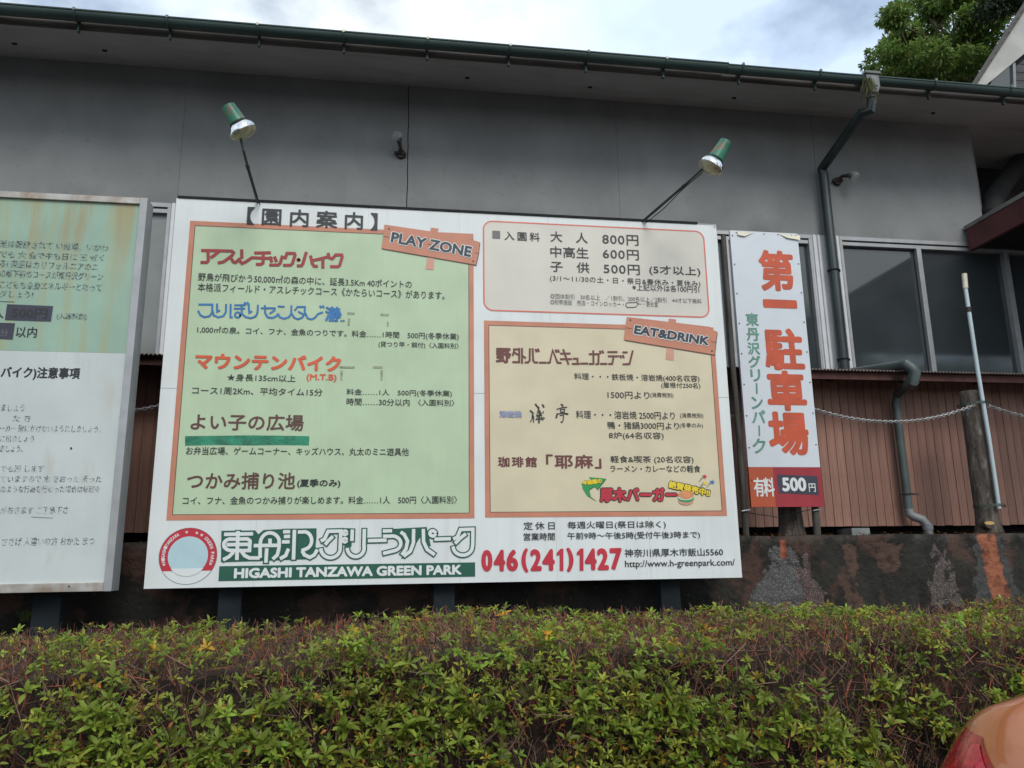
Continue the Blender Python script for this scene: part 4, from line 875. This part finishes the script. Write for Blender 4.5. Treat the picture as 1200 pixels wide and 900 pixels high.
# ------------------------------------------------------------------ spot lamps over the board
def lamp(base, elbow, neck, tip, Yt, label, D):
    """base on the board's top edge, then photograph points of the arm's joint, bulb neck and socket tip at depth Yt"""
    p_b = at(*base, 5.61); p_b.z = Z1-.02; pe = at(*elbow, Yt+.04); t = thing('spot_lamp', label, 'lamp', p_b, 'spot lamps over the guide board')
    pn = at(*neck, Yt); pt = at(*tip, Yt+D[1]); ax = (pn-pt).normalized(); k = p_b.lerp(pe, .72)
    jn = pn+(pt-pn)*.1
    MB().tube([p_b+Vector((0, .02, -.08)), p_b+Vector((0, 0, .02)), k], .011, 8).build('arm', M['arm'], t, True)
    MB().tube([k, pe, jn], .009, 8).build('arm_extension', M['arm'], t, True)
    MB().tube([p_b+Vector((.012, .03, -.05)), p_b+Vector((.016, .0, .0)), p_b.lerp(k, .5)+Vector((.012, 0, -.022)), k+Vector((0, 0, -.016)), k.lerp(jn, .5)+Vector((0, 0, -.020)), jn], .0035, 5).build('cable', M['trim'], t, True)
    MB().tube([k-(pe-k).normalized()*.012, k+(pe-k).normalized()*.014], .014, 8).build('arm_joint', M['arm'], t, True)
    prof = [(0, .040), (.004, .046), (.03, .048), (.10, .056), (.125, .060), (.130, .056)]
    Ln = (pn-pt).length; u = ax.orthogonal().normalized(); w_ = ax.cross(u)
    def lathe(pr, o, nm, m, par, n=24):
        v = []; f = []
        for s, r in pr:
            for q in range(n): c = 2*math.pi*q/n; v.append(o+ax*s+(u*math.cos(c)+w_*math.sin(c))*r)
        for i in range(len(pr)-1):
            for q in range(n): f.append((i*n+q, i*n+(q+1) % n, (i+1)*n+(q+1) % n, (i+1)*n+q))
        b = MB().add(v, f); b.f.append(tuple(range(n))[::-1]); b.f.append(tuple((len(pr)-1)*n+q for q in range(n))); return b.build(nm, m, par, True)
    s0 = Ln/.130*1.0
    lathe([(s*s0, r) for s, r in prof], pt, 'socket', M['lampgreen'], t)
    o = pn
    bl = lathe([(-.01, .05), (.0, .057), (.006, .060), (.008, .05)], o, 'collar', M['ink'], t)
    bu = lathe([(.004, .052), (.016, .070), (.034, .086), (.055, .094), (.068, .094)], o, 'bulb', M['silver'], t)
    lathe([(.0685, .094), (.086, .084), (.098, .064), (.106, .038), (.108, .008)], o, 'lens', M['bulbface'], bu)
lamp((302.5, 237), (285, 176), (279, 144), (267, 124), 4.95, 'green socketed spot lamp on the short arm over the left part of the guide board', (0, -.03))
lamp((752, 257), (822, 199), (838, 187), (851, 166), 4.95, 'green socketed spot lamp on the long arm over the right part of the guide board', (0, -.03))

# wall lamp fittings
def fitting(px, py, gx, gy, label):
    p = at(px, py, YB-.03); g = at(gx, gy, YB-.16); t = thing('wall_light', label, 'lamp', p, 'broken light fittings on the plaster wall')
    MB().tube([(p.x, YB, p.z), (p.x, YB-.035, p.z)], [.05, .044], 14).tube([(p.x, YB-.03, p.z), (p.x+.2*(g.x-p.x), YB-.09, p.z+.03)], .02, 8).box(p.x-.07, YB-.05, p.z-.012, p.x+.05, YB-.03, p.z+.012).build('bracket', M['rust'], t, True)
    MB().tube([Vector((p.x+.2*(g.x-p.x), YB-.09, p.z+.03)), p.lerp(g, .6)+Vector((0, -.03, .02)), p.lerp(g, .85)], [.018, .024, .03], 10).build('socket', M['rust'], t, True)
    v = MB(); n = 14; pr = [(-.05, .02), (-.035, .045), (0, .06), (.03, .055), (.05, .035), (.055, .034)]; d = (g-p).normalized(); u = d.orthogonal().normalized(); w_ = d.cross(u)
    v.tube([g+d*s for s, r in pr], [r for s, r in pr], 16); v.build('globe', M['glob'], t, True)
mg = bpy.data.materials.new('clear lamp glass'); mg.use_nodes = True; b = mg.node_tree.nodes['Principled BSDF']; b.inputs['Base Color'].default_value = (.8, .82, .8, 1); b.inputs['Transmission Weight'].default_value = .85; b.inputs['Roughness'].default_value = .08; b.inputs['IOR'].default_value = 1.35; M['glob'] = mg
fitting(470, 180, 466, 160, 'dark broken light fitting with a glass globe beside the wavy wall crack')
fitting(982, 212, 1001, 207, 'rusty light fitting with clear globe right of the slanting downpipe')

# ------------------------------------------------------------------ foliage machinery
def add_tint(me, cols):
    at_ = me.attributes.new('tint', 'FLOAT_COLOR', 'CORNER'); n = len(me.loops)
    at_.data.foreach_set('color', np.asarray(cols, dtype=np.float32).reshape(-1))
def leafpack(name, P, D, U, Ln, Wd, tint, m, parent, fold=.25, curl=.25):
    """P base, D direction, U up side (N,3); Ln, Wd (N,); tint (N,3): folded six point leaves"""
    N = len(P); D = D/np.linalg.norm(D, axis=1, keepdims=True); U = U-D*(U*D).sum(1, keepdims=True); U /= np.linalg.norm(U, axis=1, keepdims=True)+1e-9; Sd = np.cross(D, U)
    L_, W_ = Ln[:, None], Wd[:, None]
    v = np.empty((N, 6, 3)); v[:, 0] = P; v[:, 1] = P+D*L_*.5-U*L_*curl*.1; v[:, 2] = P+D*L_-U*L_*curl
    v[:, 3] = P+D*L_*.5+Sd*W_*.5+U*W_*fold; v[:, 4] = P+D*L_*.5-Sd*W_*.5+U*W_*fold; v[:, 5] = v[:, 2]
    v = np.concatenate([v, v[:, :1]], 1); v[:, 5] = P+D*L_*.80+Sd*W_*.36-U*L_*curl*.55+U*W_*fold*.7; v[:, 6] = P+D*L_*.80-Sd*W_*.36-U*L_*curl*.55+U*W_*fold*.7
    base = (np.arange(N)*7)[:, None]; tri = np.array([[0, 3, 1], [0, 1, 4], [3, 5, 1], [5, 2, 1], [1, 2, 6], [1, 6, 4]])
    f = (base[:, None, :]+tri[None]).reshape(-1, 3)
    me = bpy.data.meshes.new(name); me.vertices.add(N*7); me.vertices.foreach_set('co', v.reshape(-1)); me.loops.add(len(f)*3); me.loops.foreach_set('vertex_index', f.reshape(-1).astype(np.int32))
    me.polygons.add(len(f)); me.polygons.foreach_set('loop_start', (np.arange(len(f))*3).astype(np.int32)); me.update(calc_edges=True); me.validate()
    c = np.ones((N, 18, 4), np.float32); c[..., :3] = tint[:, None, :]; add_tint(me, c)
    return link(name, me, m, parent)
def sticks(name, A, B, r, tint, m, parent):
    N = len(A); d = B-A; d /= np.linalg.norm(d, axis=1, keepdims=True); u = np.cross(d, [0.3, .2, .93]); u /= np.linalg.norm(u, axis=1, keepdims=True); w_ = np.cross(d, u)
    v = np.empty((N, 6, 3))
    for k in range(3): a = 2*math.pi*k/3; o = (u*math.cos(a)+w_*math.sin(a))*r[:, None]; v[:, k] = A+o; v[:, 3+k] = B+o*.5
    q = np.array([[0, 1, 4, 3], [1, 2, 5, 4], [2, 0, 3, 5]]); f = ((np.arange(N)*6)[:, None, None]+q[None]).reshape(-1, 4)
    me = bpy.data.meshes.new(name); me.vertices.add(N*6); me.vertices.foreach_set('co', v.reshape(-1)); me.loops.add(len(f)*4); me.loops.foreach_set('vertex_index', f.reshape(-1).astype(np.int32))
    me.polygons.add(len(f)); me.polygons.foreach_set('loop_start', (np.arange(len(f))*4).astype(np.int32)); me.update(calc_edges=True); me.validate()
    c = np.ones((N, 12, 4), np.float32); c[..., :3] = tint[:, None, :]; add_tint(me, c)
    return link(name, me, m, parent)
rg = np.random.default_rng(11)
def rosettes(C, Dir, size, tint, per=(5, 8)):
    """whorls of leaves at points C facing Dir; returns packed arrays"""
    P = []; D = []; U = []; Ln = []; Wd = []; Tt = []
    for i in range(len(C)):
        d = Dir[i]/np.linalg.norm(Dir[i]); a = np.cross(d, [.1, .9, .3]); a /= np.linalg.norm(a); b = np.cross(d, a); n = rg.integers(*per); ph = rg.random()*6.28
        for k in range(n):
            t = ph+k*2.4; out_ = a*math.cos(t)+b*math.sin(t); el = .35+.95*(k/n)+rg.normal()*.22
            dd = out_*math.cos(el)+d*math.sin(el); s = size[i]*rg.uniform(.65, 1.15)*(1-.25*k/n)
            P.append(C[i]+dd*s*.06); D.append(dd); U.append(d*math.cos(el)-out_*math.sin(el)+rg.normal(size=3)*.15); Ln.append(s); Wd.append(s*rg.uniform(.30, .42)); Tt.append(tint[i]*rg.uniform(.8, 1.2))
    return [np.array(q) for q in (P, D, U, Ln, Wd, Tt)]

# ------------------------------------------------------------------ hedge
HX0, HX1 = -4.6, 4.9
def htop(x): return 1.235+.018*math.sin(x*1.3+1)+.015*math.sin(x*3.7)+.004*x
def hfront(x, z): return 3.32+.05*math.sin(x*2.1+z*2)+.10*max(0, (z-.9))**2*4+.04*math.sin(x*5.3+2)
hg = thing('azalea_hedge', 'clipped azalea hedge with bright green leaf whorls and bare brown twigs', 'hedge', (0, 3.9, .12))
# inner mass of old wood
v = []; f = []; nx, ns = 190, 16
for i in range(nx+1):
    x = HX0+.1+(HX1-HX0-.2)*i/nx
    prof = [(hfront(x, z)+.20, z) for z in (.12, .3, .5, .7, .9, 1.0, 1.08)]+[(hfront(x, 1.1)+.2+q*(4.5-hfront(x, 1.1)-.2), htop(x)-.13) for q in (0, .25, .5, .75, 1)]+[(4.55, z) for z in (1.0, .7, .4, .12)]
    for j, (y, z) in enumerate(prof):
        q = noise.fractal(Vector((x*5, y*5, z*5)), 1, 2, 3)*.06; v.append((x, y+q, z+q*.6))
for i in range(nx):
    for j in range(ns-1): a = i*ns+j; f.append((a, a+ns, a+ns+1, a+1))
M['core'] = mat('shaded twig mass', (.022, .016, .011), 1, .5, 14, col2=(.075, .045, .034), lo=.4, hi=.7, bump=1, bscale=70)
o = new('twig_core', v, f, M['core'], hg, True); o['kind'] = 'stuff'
def surf(n, top_share=.3, depth=(0, .1)):
    C = []; N = []; E = []
    for _ in range(n):
        x = rg.uniform(HX0, HX1)
        if rg.random() < top_share:
            y = rg.uniform(3.45, 4.6); z = htop(x); nrm = np.array([rg.normal()*.35, -.35+rg.normal()*.3, 1.]); e = 1
        else:
            z = rg.uniform(.15, htop(x)); y = hfront(x, z); nrm = np.array([rg.normal()*.45, -1., .45+rg.normal()*.35]); e = 0
        dp = rg.uniform(*depth); nn = nrm/np.linalg.norm(nrm); C.append(np.array([x, y, z])-nn*dp); N.append(nn); E.append(e)
    return np.array(C), np.array(N), np.array(E)
def dens(c):  # patchiness: bare brown areas and leafy areas
    return noise.fractal(Vector((c[0]*2.3, c[2]*3.2+c[1]*1.5, 4.2)), 1, 2, 3)
C, N, E = surf(27000, .30, (-.015, .15))
keep = []
for i, c in enumerate(C):
    hi = (c[2] > htop(c[0])-.13) 
    thr = .0 if hi else -.16
    keep.append(dens(c)+rg.normal()*.30 > thr)
keep = np.array(keep); C, N, E = C[keep], N[keep], E[keep]
tint = np.ones((len(C), 3))*rg.uniform(.5, 1.4, (len(C), 1)); tint[:, 0] *= rg.uniform(.75, 1.25, len(C))
yl = rg.random(len(C)) < .05; tint[yl] *= [2.0, 1.0, .9]
size = rg.uniform(.020, .050, len(C))*rg.uniform(.7, 1.25, len(C))*np.where(C[:, 2] < 1.0, 1.15, .9); N = N+[0, 0, .7]
dist = np.abs(C[:, 0]-.5)*.25+C[:, 1]-C[:, 2]*.05; vis = np.where((np.abs(C[:, 0]-.5) < 2.0) & (C[:, 2] > .75) & (C[:, 1] < 3.65))[0]
big = vis[np.argsort(-size[vis])[:290]]; rest = np.setdiff1d(np.arange(len(C)), big)
# the largest whorls are parts of their own, sharing ten meshes
protos = []
for k in range(10):
    s_ = rosettes(np.zeros((1, 3)), np.array([[0, 0, 1.]]), np.array([.072]), np.ones((1, 3))*[.95, 1, 1]*rg.uniform(.7, 1.25), (5, 9)); o = leafpack('leaf_whorl', *s_, M['leaf'], None); protos.append(o.data); bpy.data.objects.remove(o)
for k, i in enumerate(big):
    o = bpy.data.objects.new('leaf_whorl', protos[k % 10]); COL.objects.link(o); o.parent = hg; o.location = Vector(C[i]+N[i]*.015)-Vector(hg.location)
    q = Vector(N[i]).to_track_quat('Z', 'Y').to_euler(); o.rotation_euler = q; o.rotation_euler.rotate_axis('Z', rg.uniform(0, 6.28)); s = size[i]/.072*rg.uniform(.9, 1.2); o.scale = (s, s, s)
o = leafpack('foliage', *rosettes(C[rest], N[rest], size[rest], tint[rest]), M['leaf'], hg); o['kind'] = 'stuff'
# small dull old leaves further in, and on top
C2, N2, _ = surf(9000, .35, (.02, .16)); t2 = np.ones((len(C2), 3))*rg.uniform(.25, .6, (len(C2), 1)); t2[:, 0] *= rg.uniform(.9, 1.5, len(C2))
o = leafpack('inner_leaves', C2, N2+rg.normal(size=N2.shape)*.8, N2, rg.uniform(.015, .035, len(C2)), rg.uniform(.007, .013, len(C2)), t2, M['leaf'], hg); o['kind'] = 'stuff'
# dead orange brown leaves
C3, N3, _ = surf(900, .4, (-.01, .06)); t3 = np.ones((len(C3), 3))*[1.6, .5, .6]*rg.uniform(.5, 1.1, (len(C3), 1))
o = leafpack('dead_leaves', C3, N3+rg.normal(size=N3.shape)*.9, N3, rg.uniform(.018, .035, len(C3)), rg.uniform(.008, .014, len(C3)), t3, M['leaf'], hg, .3, .5); o['kind'] = 'stuff'
C4, N4, E4 = surf(34000, .42, (.02, .19)); d4 = N4*.35+rg.normal(size=N4.shape)*.55+[0, 0, .75]; d4 /= np.linalg.norm(d4, axis=1, keepdims=True)
ln = rg.uniform(.04, .13, len(C4)); t4 = np.ones((len(C4), 3))*rg.uniform(.3, 2.0, (len(C4), 1)); rd = rg.random(len(C4)) < .3; t4[rd] *= [1.7, .85, .7]
B4 = C4+d4*ln[:, None]
ok = B4[:, 2] < np.array([htop(x) for x in B4[:, 0]])+.035; o = sticks('twigs', C4[ok], B4[ok], rg.uniform(.0008, .0034, ok.sum()), t4[ok], M['twig'], hg); o['kind'] = 'stuff'
# a few long pale branches
C5, N5, _ = surf(240, .1, (.0, .08)); d5 = rg.normal(size=C5.shape)*[1, .2, .7]; d5 /= np.linalg.norm(d5, axis=1, keepdims=True); B5 = C5+d5*rg.uniform(.1, .25, (len(C5), 1)); ok = B5[:, 2] < 1.22
o = sticks('branches', C5[ok], B5[ok], rg.uniform(.002, .0035, ok.sum()), np.ones((ok.sum(), 3))*1.5, M['twig'], hg); o['kind'] = 'stuff'

# ------------------------------------------------------------------ weeds
def tuft(c, n, h, label, droop=.5, group=None, down=False):
    P = []; D = []; 
    b = MB(); cols = []
    for k in range(n):
        a = rg.uniform(0, 6.28); s = rg.uniform(.2, .8); p = Vector(c)+Vector((rg.normal()*.02, rg.normal()*.015, 0)); pts = []
        hh = h*rg.uniform(.5, 1)
        for j in range(5):
            t = j/4; pts.append(p+Vector((math.cos(a)*s*hh*t*.6, math.sin(a)*s*hh*t*.6, (-1 if down else 1)*hh*(t-droop*t*t))))
        b.tube(pts, [.0035, .0035, .003, .002, .0006], 3)
    o = b.build('weed_tuft', M['grass']); me = o.data; add_tint(me, np.ones((len(me.loops), 4), np.float32)*[1, 1, 1, 1])
    return tag(o, label, 'weed', group)
tuft(at(645, 722, 5.7), 26, .16, 'grass tuft under the right half of the guide board', .5, 'weeds on the retaining wall')
tuft(at(470, 725, 5.75), 16, .12, 'sparse grass tuft under the middle of the guide board', .5, 'weeds on the retaining wall')
tuft(at(30, 728, 5.8), 20, .14, 'grass tuft below the old notice board', .5, 'weeds on the retaining wall')
wd = tuft(Vector((hx-.065, YG-.10, ZG-.07)), 46, .30, 'dry yellowish weed hanging from the rain hopper', .1, None, True)
mw = leafmat('dry weed', (.13, .13, .045), .3); wd.data.materials.clear(); wd.data.materials.append(mw)
tuft(Vector((hx-.03, YG, ZG+.02)), 14, .13, 'small dark weed growing up out of the rain hopper', .2)
# leaf litter along the wall top
Cg = np.column_stack([rg.uniform(-7, 8, 700), rg.uniform(5.99, 6.25, 700), np.full(700, ZW+.012)]); o = leafpack('leaf_litter', Cg, rg.normal(size=Cg.shape)*[1, 1, .4], np.tile([0, 0, 1.], (700, 1)), rg.uniform(.015, .04, 700), rg.uniform(.008, .018, 700), np.ones((700, 3))*[1.3, .5, .8]*rg.uniform(.2, .8, (700, 1)), M['leaf'], None); tag(o, 'scattered brown leaf litter on the retaining wall top', 'leaf litter', None, 'stuff')

# ------------------------------------------------------------------ trees beyond the roof
def tree(name, label, base, clumps, nleaf, ls, m, limbs=7, per=1, flat=.6):
    t = thing(name, label, 'tree', base, 'trees beyond the roof'); top = Vector(clumps[0][0])
    cz = sum(c[0][2] for c in clumps)/len(clumps); ctr = Vector((sum(c[0][0] for c in clumps)/len(clumps), sum(c[0][1] for c in clumps)/len(clumps), cz))
    b = MB().tube([base, Vector(base).lerp(ctr, .4)+Vector((.15, 0, 0)), Vector(base).lerp(ctr, .75), ctr], [.32, .26, .2, .12], 12); b.build('trunk', M['bark'], t, True)
    b = MB()
    for c in clumps:
        c0 = Vector(c[0]); s0 = Vector(base).lerp(ctr, rg.uniform(.6, .95)); b.tube([s0, s0.lerp(c0, .5)+Vector((0, 0, .25)), c0], [.09, .05, .015], 6)
    b.build('limbs', M['bark'], t, True)
    P = []; w_ = np.array([c[1]**2 for c in clumps]); w_ /= w_.sum(); Nn = []
    for (c, r), k in zip(clumps, (w_*nleaf).astype(int)):
        d = rg.normal(size=(k, 3)); d /= np.linalg.norm(d, axis=1, keepdims=True); rr = r*(rg.random(k)**.33)*(1+.25*np.array([noise.noise(Vector(q*2.2+np.array(c))) for q in d])); P.append(np.array(c)+d*rr[:, None]*[1, 1, flat]); Nn.append(d)
    P = np.concatenate(P); Nn = np.concatenate(Nn); tt = np.ones((len(P), 3))*rg.uniform(.6, 1.4, (len(P), 1)); tt[:, 0] *= rg.uniform(.7, 1.4, len(P))
    o = leafpack('crown', P, Nn+rg.normal(size=P.shape)*.7+[0, 0, -.2], Nn*.5+[0, 0, 1], rg.uniform(.6, 1.3, len(P))*ls, rg.uniform(.35, .6, len(P))*ls, tt, m, t, .15, .3); o['kind'] = 'stuff'
YT = 21
cl = []
for px, py, r in ((1040, 62, 1.0), (1055, 25, .8), (1085, 70, 1.5), (1100, 20, 1.3), (1130, 60, 1.5), (1150, 20, 1.4), (1180, 60, 1.5), (1030, 88, .7), (1070, 100, 1.2), (1120, 105, 1.4), (1165, 100, 1.4), (1210, 40, 1.6), (1120, -10, 1.0), (1075, 5, .6), (1023, 70, .45), (1048, 12, .45), (1175, -8, .9), (1230, 80, 1.6), (1060, 45, .9), (1200, -20, 1.3)):
    for q in range(3): p = at(px+rg.uniform(-15, 15), py+rg.uniform(-11, 11), YT+rg.uniform(-1.5, 1.8)); cl.append(((p.x, p.y, p.z), r*rg.uniform(.32, .62)))
bx = sum(c[0][0] for c in cl)/len(cl); tree('broadleaf_tree', 'large bright green broadleaf tree rising above the gutter at top right', (bx, YT, 1.5), cl, 42000, .165, M['treeleaf'])
cl = []
for k in range(10):
    p = at(1168+k*9+rg.uniform(-4, 4), 10-k*7+rg.uniform(-8, 10), 16.5); cl.append(((p.x, p.y, p.z), .55))
cx_ = cl[-1][0][0]+.6
for k in range(16): cl.append(((cx_+rg.uniform(-.3, 1.8), 16.5+rg.uniform(-1, 1), cl[0][0][2]+rg.uniform(.9, 4.5)), .6))
for k in range(8): cl.append(((cx_+rg.uniform(.9, 2.2), 17+rg.uniform(-.5, 1), cl[0][0][2]-rg.uniform(0, 3)), .6))
tree('conifer_tree', 'dark drooping conifer branches at the top right corner', (cx_+1.0, 17, 1.5), cl, 20000, .13, M['conifer'], flat=.4)

cl = [((24+rg.normal()*2.5, -22+rg.normal()*2, 10+rg.normal()*2.2), rg.uniform(1.2, 2.2)) for k in range(26)]
tree('broadleaf_tree', 'tree across the car park, seen only mirrored green in the window glass', (24, -22, 0), cl, 12000, .34, M['treeleaf'])

# ------------------------------------------------------------------ car, rear quarter in the lower right corner
def car():
    # body in its own frame: u forward from the rear bumper, s to its right flank, z up; then turned and set down
    d = Vector((.46, -.888, 0)).normalized(); rgt = Vector((d.y, -d.x, 0))
    corner = at(1048, 900, 2.62); org = Vector((corner.x, corner.y, 0))+d*(-.02)-rgt*.80
    def W(u, s, z):
        if u < .5: u = u+max(0, z-.6)*.38*(1-u/.5)
        p = org+d*u+rgt*s; return (p.x, p.y, z*1.03)
    t = thing('parked_car', 'orange car with its red tail lamp at the lower right corner', 'car', org)
    st = [ # u, half width low, mid, shoulder, z bottom, z bumper, z shoulder, z top(deck/roof), half width of top
     (0.00, .60, .66, .52, .40, .62, .86, .92, .40), (.05, .70, .75, .62, .32, .62, .93, .99, .50), (.16, .78, .81, .70, .26, .62, .97, 1.045, .58), (.32, .83, .85, .745, .22, .62, .985, 1.085, .62), (.55, .85, .865, .77, .20, .62, .99, 1.20, .60),
     (.95, .86, .87, .79, .20, .62, .98, 1.40, .56), (1.6, .86, .87, .80, .20, .62, .965, 1.46, .56), (2.3, .86, .87, .80, .20, .62, .95, 1.44, .55), (2.9, .86, .87, .79, .20, .62, .94, 1.22, .58), (3.3, .85, .86, .77, .20, .62, .93, .99, .62), (3.9, .80, .82, .72, .22, .58, .84, .90, .55), (4.2, .62, .66, .55, .30, .55, .72, .78, .40)]
    v = []; f = []
    for (u, a, b, c, z0, z1, z2, z3, wt) in st:
        ring_ = [(0, z0), (a*.8, z0), (a, z0+.08), (b, z1-.15), (b, z1+.05), (b-.015, z2-.12), (c+.03, z2-.02), (wt+.02 if z3 > 1.15 else c-.03, (z2+z3)/2+.02), (wt, z3-.02), (wt*.5, z3), (0, z3+.01)]
        full = [(-s, z) for s, z in ring_[::-1]][:-1]+ring_
        for s, z in full: v.append(W(u, s, z))
    n = 21
    for i in range(len(st)-1):
        for k in range(n-1): a = i*n+k; f.append((a, a+1, a+n+1, a+n))
    f.append(tuple(range(n))[::-1]); f.append(tuple((len(st)-1)*n+k for k in range(n)))
    for i in range(len(st)-1): f.append((i*n, (i+1)*n, (i+1)*n+n-1, i*n+n-1))
    b = MB(); b.v = v; b.f = f; body = b.build('body', M['paint'], t, True); mo = body.modifiers.new('subsurf', 'SUBSURF'); mo.levels = 3; mo.render_levels = 3
    dg = bpy.context.evaluated_depsgraph_get(); me = bpy.data.meshes.new_from_object(body.evaluated_get(dg)); body.modifiers.clear(); body.data = me; me.shade_smooth()
    from mathutils.bvhtree import BVHTree
    bm = bmesh.new(); bm.from_mesh(me); tree_ = BVHTree.FromBMesh(bm)
    def skin(name, pts, m, off, par, nsub=10):
        """a panel laid on the body: outline in (u, z) on the right flank, wrapped round the rear corner"""
        vs = []; fs = []
        L0, R0 = pts
        for i in range(nsub+1):
            for j in range(nsub+1):
                t_ = i/nsub; q = j/nsub
                def ev(c): k = t_*(len(c)-1); a = min(int(k), len(c)-2); return Vector(c[a]).lerp(Vector(c[a+1]), k-a)
                e = ev(L0).lerp(ev(R0), q); ang = e.x; z = e.y   # angle round a centre inside the rear
                cen = Vector(W(.55, .30, z)); dr_ = (Vector(W(.55+math.cos(ang), .30+math.sin(ang), z))-cen).normalized()
                hit = tree_.ray_cast(cen, dr_)
                p = hit[0]+dr_*off if hit[0] is not None else cen+dr_*.5
                vs.append(p)
        for i in range(nsub):
            for j in range(nsub): a = i*(nsub+1)+j; fs.append((a, a+1, a+nsub+2, a+nsub+1))
        return new(name, vs, fs, m, par, True)
    tl = skin('tail_lamp', ([(2.50, .955), (2.72, .84), (2.9, .70), (2.95, .60)], [(2.22, .95), (1.98, .86), (1.96, .72), (2.10, .60)]), M['tail'], .006, t, 14)
    skin('inner_lens', ([(2.26, .925), (2.22, .83), (2.22, .72), (2.24, .62)], [(2.19, .93), (2.03, .855), (2.01, .72), (2.12, .62)]), M['tailin'], .010, tl, 10)
    skin('panel_seam', ([(1.80, .93), (1.735, .86), (1.72, .76), (1.76, .66)], [(1.79, .93), (1.725, .86), (1.71, .76), (1.75, .66)]), M['rubber'], .0015, t, 12)
    # dark glass above
    b = MB(); 
    for s in (-1, 1):
        for u in (.78, 3.35):
            w_ = thing_w = MB().tube([W(u, s*.70, .31), W(u, s*.885, .31)], .31, 28).build('wheel', M['rubber'], t, True)
            MB().tube([W(u, s*.87, .31), W(u, s*.893, .31)], .2, 20).build('rim', M['alu'], w_, True)
    for s in (-1, 1):
        for (ua, ub, la, lb) in ((.98, 1.55, 1.34, 1.38), (1.62, 2.5, 1.38, 1.34)):
            new('side_window', [W(ua, s*.80, 1.01), W(ub, s*.80, 1.0), W(ub, s*.60, lb), W(ua+.1, s*.60, la)], [(0, 1, 2, 3)], M['carglass'], t)
    new('rear_window', [W(.40, -.60, 1.135), W(.40, .60, 1.135), W(.93, .53, 1.40), W(.93, -.53, 1.40)], [(0, 1, 2, 3)], M['carglass'], t)
    bm.free()
car()
